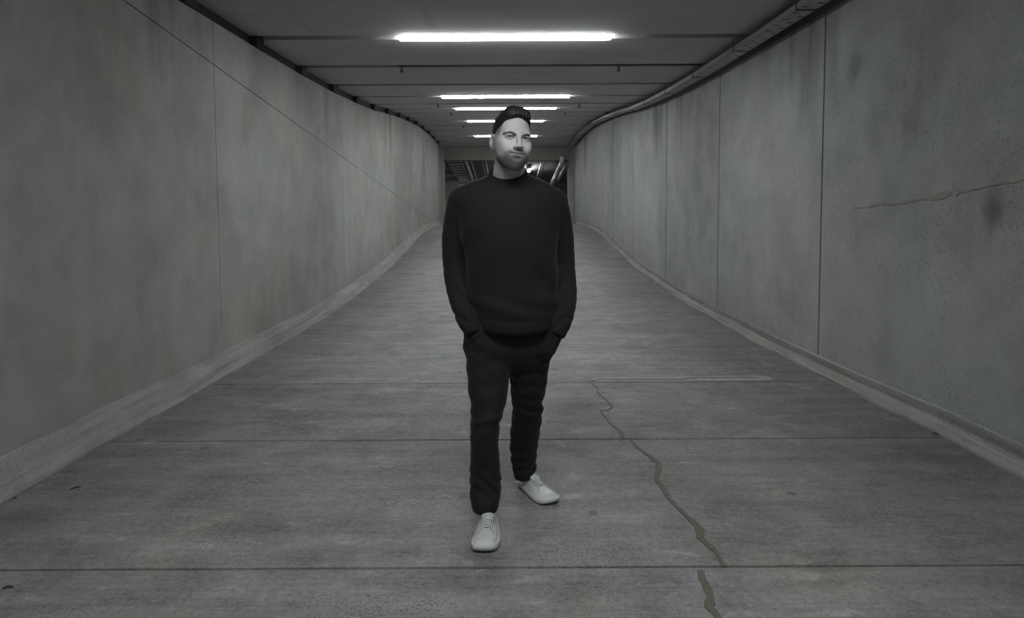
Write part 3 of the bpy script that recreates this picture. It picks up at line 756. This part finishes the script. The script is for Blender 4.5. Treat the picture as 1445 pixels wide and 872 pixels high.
# hands pushed into the slant pockets
for hp, s in ((((671, 470), (684, 497)), 1), (((784, 470), (774, 494)), -1)):
    a = pt(*hp[0], YP - .095); b = pt(*hp[1], YP - .088)
    V = smin(V, cap(X, Y, Z, a, b, .034, .030), .035)
P, F = surface_net(V, lo, h)
tr = man_part('trousers', P, F, M['twill']); tag(tr, 'slim black trousers with turned-up hems')
bvh = BVHTree.FromPolygons([tuple(v) for v in P], [tuple(int(i) for i in f) for f in F])
def seam_line(name, pix, rad, mat, parent):
    pts = []
    for i in range(len(pix) - 1):
        for t in np.linspace(0, 1, 5)[:-1]:
            q = hit(pix[i][0] * (1 - t) + pix[i + 1][0] * t, pix[i][1] * (1 - t) + pix[i + 1][1] * t, rad * .3)
            if q is not None and (not pts or np.linalg.norm(q - pts[-1]) < .05): pts.append(q)
    if len(pts) > 3: mb = MB(); mb.tube(pts, rad, 6); man_mb(name, mb, mat, parent)
seam_line('fly_seam', [(727, 470), (726, 490), (722, 512), (719, 528)], .0022, M['twill'], tr)
seam_line('pocket_edge', [(690, 458), (683, 466), (674, 474), (663, 482)], .0030, M['twill'], tr)
seam_line('pocket_edge', [(768, 461), (775, 468), (783, 476)], .0030, M['twill'], tr)
for rows_, nm in ((frontL, 0), (backR, 1)):
    b_, t_ = rows_[-1], rows_[-2]
    zb_, zt_ = b_[0], b_[0] + .052
    rr_ = []
    for i in range(44):
        t = 2 * math.pi * i / 44; c_, s_ = math.cos(t), math.sin(t)
        wob = .0018 * math.sin(5 * t + nm) + .001 * math.sin(9 * t)
        pr = []
        for a, z in ((-.008, zt_), (.005, zt_ + .001), (.0068, (zb_ + zt_) / 2 + .008), (.0055, (zb_ + zt_) / 2 - .01), (.004, zb_ - .006), (-.006, zb_ - .005), (-.01, zb_ + .02)):
            f_ = np.clip((z - b_[0]) / (t_[0] - b_[0]), 0, 1.2); w_ = [b_[j] * (1 - f_) + t_[j] * f_ for j in range(5)]
            pr.append(np.array((w_[1] + c_ * (w_[3] + a + wob), w_[2] + s_ * (w_[4] + a + wob), z + wob * .8)))
        rr_.append(pr)
    rr_.append(rr_[0]); mb = MB(); mb.sweep(rr_, cap=False); man_mb('trouser_cuff', mb, M['twill'], tr)

# ---- shoes.  local frame: u heel->toe, v sideways, w up
US = [0.0, .012, .04, .09, .15, .20, .24, .27, .285, .294]
HW = [.015, .029, .037, .039, .045, .0515, .0515, .043, .030, .006]      # half width of the upper
def shoe(name, heel, toe, label, side, tz, tu):
    hl, to = np.array([heel[0], heel[1], 0.0]), np.array([toe[0], toe[1], 0.0])
    ax = (to - hl); L = np.linalg.norm(ax); ax /= L; sv = np.array([-ax[1], ax[0], 0]); S_ = L / .294
    def W3(u, v, w): return hl + ax * (u * S_) + sv * v + np.array([0, 0, w])
    hw = lambda u: hermite(US, HW, u)
    bend = lambda u: side * (.010 * np.sin(math.pi * np.clip(u / .294, 0, 1)) - .004)     # inner curve of the last
    topw = lambda u: hermite([0, .03, .08, .12, .16, .20, .24, .27, .294], [.070, .071, .074, .082, .076, .063, .052, .046, .030], u)
    root = empty(name, tuple(hl - np.array(ML)), man); tag(root, label)
    RL = hl
    def put(nm, P_, F_, mat, par=None): return link(nm, np_mesh(np.asarray(P_) - RL[None], F_), mat, par or root)
    def putmb(nm, mb, mat, par=None, smooth=True):
        mb.v = [tuple(np.array(v) - RL) for v in mb.v]; return mb.build(nm, mat, par or root, smooth)
    lo_, hi_, h_ = (-.012, -.07, .0), (.306, .07, .135), .0026
    X, Y, Z = grid(lo_, hi_, h_)
    u1 = X.ravel().astype(float); uc = np.clip(u1, 0, .294)
    a = hw(uc)[:, None, None].astype(np.float32); t = topw(uc)[:, None, None].astype(np.float32); cb = bend(uc)[:, None, None].astype(np.float32)
    thr = np.clip((.0125 - np.abs(Y - cb)) / .003, 0, 1) * ((X > .104) & (X < .194))      # open throat under the laces
    t = t - .0055 * thr
    # cross-section: rounded box base tapering to a rounded top
    q = ((np.abs(Y - cb) / a) ** 2.4 * 1.0 + (np.clip(Z - .018, 0, None) / (t - .018)) ** 2.0) ** .5
    V = (q - 1) * np.minimum(a, .03)
    V = np.maximum(V, np.maximum(.012 - Z, np.maximum(-X + .002, X - .293)))
    # padded collar around the ankle, opened from above
    coll = cap(X, Y, Z, (.062, float(bend(.06)), .055), (.068, float(bend(.07)), .078), .036, .034)
    V = smin(V, np.maximum(coll, Z - .086), .014)
    V = np.maximum(V, -cap(X, Y, Z, (.068, float(bend(.07)), .075), (.066, float(bend(.07)), .14), .026, .031))
    P_, F_ = surface_net(V, lo_, h_)
    Pw = hl[None] + ax[None] * (P_[:, :1] * S_) + sv[None] * P_[:, 1:2] + np.array([[0, 0, 1.0]]) * P_[:, 2:3]
    up = put('upper', Pw, F_, M['leather'])
    tree = BVHTree.FromPolygons([tuple(v) for v in Pw], [tuple(int(i) for i in f) for f in F_])
    def top(u, v, off=.0):
        r_ = tree.ray_cast(Vector(W3(u, v + float(bend(u)), .2)), Vector((0, 0, -1))); return W3(u, v, .05) if r_[0] is None else np.array(r_[0] + r_[1] * off)
    # cup sole
    def outline(u_off, n=40):
        ts = np.linspace(0, math.pi, n); us = .147 - .147 * np.cos(ts); lft = [(u, hw(u) + u_off) for u in us]
        return [(u + (u - .147) / .147 * u_off, float(w), float(bend(u))) for u, w in lft]
    prof = []
    O = outline(1.0 * .0)
    loop = lambda off: [(u + (u - .147) / .147 * off, bd + (w + off)) for u, w, bd in O] + [(u + (u - .147) / .147 * off, bd - (w + off)) for u, w, bd in O[::-1][1:-1]]
    def slab(levels, nm, mat):
        mb = MB(); mb.sweep([[W3(u, v, z + (.010 * max(0, (u - .24) / .054) ** 2 if z < .02 else .004 * max(0, (u - .24) / .054) ** 2)) for u, v in loop(off)] for off, z in levels]); return putmb(nm, mb, mat)
    slab([(.001, .004), (.005, .006), (.0068, .014), (.0066, .026), (.004, .030), (-.004, .030)], 'sole', M['rubber'])
    slab([(-.004, .0), (.0005, .001), (.002, .0045)], 'outsole', M['outsole'])
    # tongue
    tg = MB(); rows = []
    for u in np.linspace(.090, .150, 9):
        f_ = (u - .09) / .06; z = tz - (tz - .082) * f_ ; rows.append([W3(u - (.012 + tu) * (1 - f_), v + float(bend(u)), z - 40 * v * v * .35 * (1) + dz) for v, dz in ((-.021, 0), (-.011, .002), (0, .003), (.011, .002), (.021, 0), (.021, -.005), (0, -.003), (-.021, -.005))])
    tg.sweep(rows); tgo = putmb('tongue', tg, M['leather'])
    tp = MB(); tp.sweep([[top(u, v, .0008) for v in np.linspace(-.0105, .0105, 7)] + [top(u, v, -.002) for v in np.linspace(.0105, -.0105, 7)] for u in np.linspace(.106, .192, 12)]); putmb('tongue_shade', tp, M['tongue'])  # darker strip painted in as shade between the laces
    # laces: crossed rows
    for i, u in enumerate(np.linspace(.118, .188, 6)):
        w = .017 - .0006 * i
        b = MB(); pts = [top(u + (.0085 if i % 2 else -.002) * (s_ + 1) / 2, s_ * w, (.0022 if abs(s_) > .6 else .0072)) for s_ in np.linspace(-1, 1, 7)]; b.tube(pts, .0034, 6); putmb('lace', b, M['lace'])
        b = MB(); pts = [top(u + .006 - (.0085 if i % 2 else -.002) * (s_ + 1) / 2, s_ * w, (.004 if abs(s_) > .6 else .0085)) for s_ in np.linspace(-1, 1, 7)]; b.tube(pts, .0026, 6); putmb('lace', b, M['lace'])
        for s_ in (-1, 1):
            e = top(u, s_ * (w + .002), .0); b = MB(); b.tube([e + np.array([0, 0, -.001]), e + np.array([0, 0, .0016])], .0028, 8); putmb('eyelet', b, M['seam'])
    # bow
    for s_ in (-1, 1):
        c0 = top(.114, 0, .009)
        pts = [c0 + ax * (.004 * math.sin(t)) * 1.5 + ax * (.018 * (1 - math.cos(t)) / 2) + sv * s_ * (.020 * math.sin(t / 1.2) + .004) + np.array([0, 0, .004 * math.sin(t) - .010 * (1 - math.cos(t)) / 2]) for t in np.linspace(0, 2 * math.pi, 14)]
        b = MB(); b.tube(pts, .0028, 6); putmb('lace_bow', b, M['lace'])
    # stitched seams: toe cap and eyestay
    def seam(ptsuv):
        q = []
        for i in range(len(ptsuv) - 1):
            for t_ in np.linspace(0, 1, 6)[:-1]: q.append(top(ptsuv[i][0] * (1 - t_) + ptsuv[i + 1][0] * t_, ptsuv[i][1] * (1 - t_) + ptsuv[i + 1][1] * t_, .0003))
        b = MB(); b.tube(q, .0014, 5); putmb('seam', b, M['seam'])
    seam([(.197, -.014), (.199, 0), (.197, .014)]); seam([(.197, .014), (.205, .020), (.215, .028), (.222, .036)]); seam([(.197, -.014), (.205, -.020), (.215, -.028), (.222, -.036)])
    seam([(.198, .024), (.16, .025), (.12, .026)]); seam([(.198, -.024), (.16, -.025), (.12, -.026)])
    return root
shoe('sneaker', (-.088, 3.005), (-.096, 2.705), 'white leather lace-up sneaker on the forward foot', 1, .092, .016)
shoe('sneaker', (.082, 3.405), (.212, 3.155), 'white leather lace-up sneaker on the rear foot, turned outward', -1, .114, .004)

# ---- head and neck (one skin).  local frame: x to image right, y backwards, z up, origin between the eyes' pivot line
HS, YAW, TILT, NOD = 1.10, math.radians(17), math.radians(6.5), math.radians(-2)
Rz = np.array([[math.cos(YAW), -math.sin(YAW), 0], [math.sin(YAW), math.cos(YAW), 0], [0, 0, 1]])
Ry = np.array([[math.cos(TILT), 0, math.sin(TILT)], [0, 1, 0], [-math.sin(TILT), 0, math.cos(TILT)]])
Rx = np.array([[1, 0, 0], [0, math.cos(NOD), -math.sin(NOD)], [0, math.sin(NOD), math.cos(NOD)]])
RH = Rz @ Ry @ Rx
eye_mid = atY(731.5, 194.0, YH - .085 * HS * math.cos(YAW))
HC = eye_mid - RH @ (np.array([0, -.084, 0]) * HS)
def to_world(P_): return (np.asarray(P_) * HS) @ RH.T + HC[None]
def to_local(w): return (RH.T @ (np.array(w) - HC)) / HS

def head_sdf(X, Y, Z):
    aX = np.abs(X)
    v = ell(X, Y, Z, (0, .012, .036), (.0680, .090, .084))
    v = smin(v, ell(X, Y, Z, (0, -.028, -.026), (.0655, .062, .078)), .03)
    v = smin(v, ell(X, Y, Z, (0, -.026, -.066), (.0590, .054, .046)), .025)
    v = smin(v, ell(X, Y, Z, (0, -.066, -.099), (.027, .024, .021)), .034)
    v = smin(v, cap(aX, Y, Z, (.010, -.0835, .0145), (.042, -.0715, .0155), .0115, .0095), .016)      # brow ridge
    v = smin(v, ell(aX, Y, Z, (.043, -.056, -.026), (.017, .022, .017)), .022)                     # cheekbones
    v = smin(v, ell(aX, Y, Z, (.033, -.0665, -.041), (.018, .0165, .017)), .020)                   # smiling cheeks
    v = smin(v, ell(X, Y, Z, (0, -.078, -.064), (.030, .0155, .026)), .022)                        # muzzle
    v = smax(v, -ell(aX, Y, Z, (.0320, -.101, -.0005), (.0215, .0175, .0115)), .010)               # eye sockets
    # lids over the eyeball with a narrow opening
    lid = ell(aX, Y, Z, (.0315, -.0765, .000), (.0150, .0145, .0125))
    slit = ell(aX, Y, Z - .0006 + 4.5 * (aX - .0315) ** 2, (.0315, -.093, -.0010), (.0130, .012, .0029))
    v = smin(v, lid, .006); v = smax(v, -slit, .0020)
    v = smin(v, cap(aX, Y, Z, (.022, -.0890, .0085), (.042, -.0830, .0075), .0040, .0042), .007)      # hooded upper lid
    # nose
    v = smin(v, cap(X, Y, Z, (0, -.0850, .010), (0, -.1095, -.031), .0072, .0095), .011)
    v = smin(v, ell(X, Y, Z, (0, -.1105, -.0345), (.0110, .0100, .0090)), .006)
    v = smin(v, ell(aX, Y, Z, (.0125, -.0990, -.0385), (.0072, .0095, .0070)), .006)
    v = smax(v, -ell(aX, Y, Z, (.0065, -.1045, -.0460), (.0042, .0060, .0040)), .003)
    v = smax(v, -cap(aX, Y, Z, (.0215, -.0985, -.044), (.034, -.0905, -.060), .0002), .006)        # smile folds
    # lips
    zc = -.0620 + 2.8 * aX * aX
    yl = -.0955 + 12.0 * aX * aX
    up_ = np.sqrt((Y - yl - .001) ** 2 + (Z - zc - .0036) ** 2) - .0032 * np.clip(1 - (aX / .029) ** 2, 0, 1) - .0004 + np.clip(aX - .027, 0, 1)
    lw_ = np.sqrt((Y - yl - .0008) ** 2 + (Z - zc + .0054) ** 2) - .0048 * np.clip(1 - (aX / .026) ** 2, 0, 1) - .0004 + np.clip(aX - .025, 0, 1)
    v = smin(v, up_, .0045); v = smin(v, lw_, .0045)
    ml = np.sqrt(((Y - yl + .003) / 1.8) ** 2 + (Z - zc) ** 2) - .0019 + np.clip(aX - .029, 0, 1)
    v = smax(v, -ml, .0022)
    v = smax(v, -ell(X, Y, Z, (0, -.1010, -.0800), (.019, .0100, .0060)), .007)                    # under-lip dip
    # ears, flaring backwards
    dx, dy = aX - .0665, Y - .013
    en_, et_ = dx * .88 - dy * .475, dx * .475 + dy * .88; zz = Z + .016 - .25 * et_
    ear = ell(en_, et_, zz, (0, .004, 0), (.0078, .0195, .0315))
    ear = smax(ear, -ell(en_, et_, zz, (.0090, .002, .003), (.0090, .0120, .0210)), .002)
    ear = smin(ear, ell(en_, et_, zz, (.001, -.008, -.006), (.004, .005, .007)), .004)
    v = smin(v, ear, .005)
    return v

lo, hi, h = (-.105, -.132, -.30), (.105, .132, .14), .0019
X, Y, Z = grid(lo, hi, h)
V = head_sdf(X, Y, Z)
nk0, nk1, nk2 = to_local(pt(719, 212, YH + .045)), to_local(pt(718.5, 246, YT + .0)), to_local(pt(718, 272, YT + .02))
V = smin(V, cap(X, Y, Z, nk0, nk1, .0550, .0610), .026)
V = smin(V, cap(X, Y, Z, nk1, nk2, .0600, .0700), .02)
V = np.maximum(V, -(Z + .262))
P, F = surface_net(V, lo, h)
x, y, z = P[:, 0], P[:, 1], P[:, 2]
sst = lambda a, b, v: np.clip((v - a) / (b - a), 0, 1) ** 2 * (3 - 2 * np.clip((v - a) / (b - a), 0, 1))
ang = np.degrees(np.arctan2(np.abs(x), -(y - .01)))
line = np.interp(ang, [0, 12, 22, 34, 48, 62, 78, 90, 100], [-.043, -.043, -.052, -.062, -.052, -.034, -.012, .012, .03])
rg = np.random.RandomState(5); jit = .0035 * np.sin(x * 410 + 3 * np.sin(z * 300)) * np.sin(y * 380 + z * 170)
wid = np.interp(ang, [0, 20, 34, 50], [.45, .5, .9, 1.0])
beard = sst(.012, -.022, (z - line) / wid + jit) * sst(106, 92, ang) * sst(-.150, -.112, z + .30 * np.clip(y + .03, -.02, 1))
cheek = 0.74 + .26 * sst(-.060, -.090, z)
mous = 1 - .05 * sst(20, 8, ang) * (z > -.060)
beard = .95 * beard * cheek * mous
aX = np.abs(x); zc = -.0620 + 2.8 * aX * aX
lip = np.exp(-((z - zc + .0042) / .0050) ** 4) * (aX < .0265) * (y < -.084)
soul = np.exp(-((x / .007) ** 2) - ((z + .0815) / .006) ** 2) * (y < -.07) * .6
beard = np.clip(np.maximum(beard * (1 - .95 * lip), soul), 0, 1)
# close-cropped temples
fade = sst(-.010, .030, z - .25 * (y + .03) + jit) * sst(-.058, -.030, y + jit) * sst(.046, .056, np.abs(x) + .4 * np.clip(y, 0, 1)) * (z < .09)
mouth_shade = np.exp(-((z - zc) / .0036) ** 2) * (aX < .029) * (y < -.075)
tash = np.exp(-(aX / .032) ** 4 - ((z + .0535 - 2 * aX * aX) / .0075) ** 4) * (y < -.075)
beard = np.maximum(beard, .70 * tash * (1 - lip))
lash = np.exp(-(np.abs(z - .0006 + 4.5 * (aX - .0315) ** 2 + .0004) / .0042) ** 4 - (np.abs(aX - .0315) / .0155) ** 4) * (y < -.06)
beard = np.maximum(np.maximum(beard, .92 * fade), .88 * lash)
beard = np.maximum(beard, .85 * mouth_shade)  # shade of the mouth crease painted in, carried by the stubble mask
body = man_part('head_and_neck', to_world(P), F, M['skin']); tag(body, 'face with short stubble beard and slight smile')
for nm, arr in (('beard', beard), ('lip', .75 * lip)):
    at_ = body.data.attributes.new(nm, 'FLOAT', 'POINT')
    if len(at_.data) == len(arr): at_.data.foreach_set('value', arr.astype(np.float32))
skin_tree = BVHTree.FromPolygons([tuple(v) for v in P], [tuple(int(i) for i in f) for f in F])

# eyes
for s in (-1, 1):
    mb = MB(); n1, n2 = 14, 20
    rows = [[(s * .0315 + .0118 * math.sin(a) * math.cos(b), -.0758 - .0118 * math.cos(a), .0118 * math.sin(a) * math.sin(b)) for b in np.linspace(0, 2 * math.pi, n2, endpoint=False)] for a in np.linspace(.05, math.pi - .05, n1)]
    mb.sweep(rows); mb.v = [tuple(q) for q in to_world(mb.v)]; eo = man_mb('eye', mb, M['eye_white_shaded'], body)
    rows = [[(s * .0315 - .0028 + .0122 * math.sin(a) * math.cos(b), -.0758 - .0122 * math.cos(a), .0122 * math.sin(a) * math.sin(b)) for b in np.linspace(0, 2 * math.pi, n2, endpoint=False)] for a in (.02, .18, .36, .56)]
    mb = MB(); mb.sweep(rows); mb.v = [tuple(q) for q in to_world(mb.v)]; man_mb('iris', mb, M['iris'], body)
# eyebrows: short hairs laid along the ridge
rnd = random.Random(12)
for s in (-1, 1):
    mb = MB()
    for i in range(165):
        t = rnd.random(); bx_ = s * (.012 + .039 * t); bz_ = .0048 + .0092 * math.sin(math.pi * min(1, t * 1.05) * .80) + rnd.uniform(-.0046, .0046) * (.35 + .65 * math.sin(math.pi * min(1, .12 + .88 * t)))
        dirx, dirz = s * (.0055 + .001 * rnd.random()), .0030 * (1 - 2.1 * t)
        pts = []
        for f_ in (0, .5, 1):
            r_ = skin_tree.ray_cast(Vector((bx_ + dirx * f_, -.2, bz_ + dirz * f_)), Vector((0, 1, 0)))
            if r_[0] is not None: pts.append(np.array(r_[0]) + np.array([0, -.0012 - .0006 * math.sin(math.pi * f_), 0]))
        if len(pts) == 3: mb.tube(pts, [.0007, .0006, .0002], 4)
    mb.v = [tuple(q) for q in to_world(mb.v)]; man_mb('eyebrow', mb, M['brow'], body)

# ---- hair: short sides, swept-up top
lo, hi, h = (-.10, -.13, -.08), (.10, .14, .16), .0020
X, Y, Z = grid(lo, hi, h)
sides = ell(X, Y, Z, (0, .014, .036), (.0705, .0925, .0870))
low = -.045 + .40 * np.clip(Y, -.04, .10) * -.6 - .01 * (Y > .05)
top_ = ell(X, Y, Z, (.000, .002, .070), (.0570, .086, .0470))
quiff = cap(X, Y, Z, (-.026, -.054, .0900), (.026, -.056, .0890), .0215, .0205)
quiff = smin(quiff, cap(X, Y, Z, (-.014, -.026, .1010), (.012, -.026, .1010), .0215, .0215), .03)
hair = np.maximum(sides, np.maximum(-(Z - low), -(Y + .036 + .35 * np.clip(Z - .03, 0, .05))))
tops = smin(top_, quiff, .025)
tops = np.maximum(tops, -(Z - .055 + .35 * np.clip(-Y - .02, -.2, .2) * -1.0))
hair = smin(hair, tops, .016)
hair = smax(hair, -ell(X, Y, Z, (-.001, -.104, .028), (.0600, .057, .0620)), .006)            # forehead
hair = np.maximum(hair, -(ell(np.abs(X), Y, Z, (.074, .014, -.014), (.02, .024, .034))))
gro = np.sin(700 * X + 90 * Y + 6 * np.sin(38 * Y + 20 * Z) + 2.0 * np.sin(150 * X)) + .6 * np.sin(1150 * X + 130 * Y + 5 * np.sin(55 * Y))
hair = hair + .0009 * gro * np.clip((Z - .05) / .03, 0, 1)
P, F = surface_net(hair, lo, h)
hr = man_part('hair', to_world(P), F, M['hair']); tag(hr, 'short dark hair combed up and back')
# combed strands standing proud of the mass
ht = BVHTree.FromPolygons([tuple(v) for v in P], [tuple(int(i) for i in f) for f in F])
mb = MB()
for i in range(240):
    x0 = rnd.uniform(-.040, .040); y0 = rnd.uniform(-.085, -.02); pts = []
    for j in range(7):
        yy = y0 + j * .012; xx = x0 * (1 + .03 * j) + .0012 * j * math.sin(i)
        r_ = ht.ray_cast(Vector((xx, yy, .25)), Vector((0, 0, -1)))
        if r_[0] is not None and r_[0].z > .06: pts.append(np.array(r_[0]) + np.array([0, 0, -.0002 + .0010 * math.sin(math.pi * j / 6)]))
    if len(pts) >= 4: mb.tube(pts, [.0007] * (len(pts) - 1) + [.0003], 4)
mb.v = [tuple(q) for q in to_world(mb.v)]; so = man_mb('hair_strands', mb, M['hair'], hr); so['kind'] = 'stuff'

# wrists and hands, reaching out of the sleeves into the pockets
lo, hi, h = (-.26, 2.72, .70), (.30, 3.10, 1.0), .004
X, Y, Z = grid(lo, hi, h)
for A, hp, s in ((armL, ((671, 472), (684, 497)), 1), (armR, ((779, 474), (772, 494)), -1)):
    a = np.array(A[-3]); b = pt(*hp[0], YP - .095); c2 = pt(*hp[1], YP - .085)
    V = smin(cap(X, Y, Z, a, b, .024, .023), cap(X, Y, Z, b, b + (c2 - b) * .5, .024, .026), .02)
    for j in range(4):
        o_ = (j - 1.5) * .017; st = b + (c2 - b) * .45 + np.array([o_ * .8, o_ * .2, 0]); en_ = st + (c2 - b) * (.62 - .06 * abs(j - 1.3)) + np.array([0, .02, -.01])
        V = smin(V, chain(X, Y, Z, [st, (st + en_) / 2 + np.array([0, .004, 0]), en_], [.0095, .009, .0075], .006), .006)
    th0 = b + np.array([s * .018, -.004, .0]); V = smin(V, chain(X, Y, Z, [th0, th0 + np.array([s * .016, .004, -.028]), th0 + np.array([s * .018, .012, -.052])], [.011, .010, .008], .008), .008)
    P, F = surface_net(V, lo, h); man_part('hand', P, F, M['skin'])

# ------------------------------------------------------------------ small litter on the floor
def litter(name, u, v, ln, wd, rot, col, label, zc=0.0):
    q = atZ(u, v, zc); mb = MB(); n = 7; rows = []
    for i in range(n):
        t = i / (n - 1); w = wd * math.sin(math.pi * (0.08 + .84 * t)) * (1 + .25 * math.sin(9 * t + u)); curl = .004 + .006 * math.sin(math.pi * t)
        rows.append([(ln * (t - .5), -w / 2, curl + .003), (ln * (t - .5), 0, curl), (ln * (t - .5), w / 2, curl + .0035), (ln * (t - .5), w / 2, curl + .001), (ln * (t - .5), 0, curl - .002), (ln * (t - .5), -w / 2, curl + .0005)])
    mb.sweep(rows); o = mb.build(name, col); zz = fz(q[1]); o.location = (q[0], q[1], zz - .002); o.rotation_euler = (0, 0, rot); return tag(o, label, 'litter')
M['leaf'] = plain('dry_leaf', (0.09, 0.062, 0.035), 0.8, 0, .5, 60); M['crumb'] = plain('dark_crumb', (0.03, 0.028, 0.025), 0.9); M['yellow'] = plain('yellow_leaf', (0.30, 0.26, 0.06), 0.7)
litter('dry_leaf', 8, 706, .09, .028, .5, M['leaf'], 'brown dry leaf against the left kerb at the frame edge')
litter('dry_twig', 106, 690, .05, .006, .9, M['crumb'], 'short dark twig on the floor near the left kerb')
litter('dry_leaf', 11, 831, .035, .012, .3, M['crumb'], 'dark leaf scrap on the nearest slab, far left')
litter('dry_leaf', 1320, 613, .04, .02, -.4, M['crumb'], 'dark leaf crumb where the floor joint meets right kerb')
litter('dry_leaf', 1394, 645, .035, .018, -.6, M['crumb'], 'dark leaf crumb by right kerb, second from frame edge')
litter('dry_leaf', 1418, 655, .055, .024, -.5, M['crumb'], 'largest dark leaf crumb by right kerb near frame edge')
litter('yellow_leaf', 1214, 586, .02, .012, .2, M['yellow'], 'tiny yellow leaf on the floor by the right kerb')
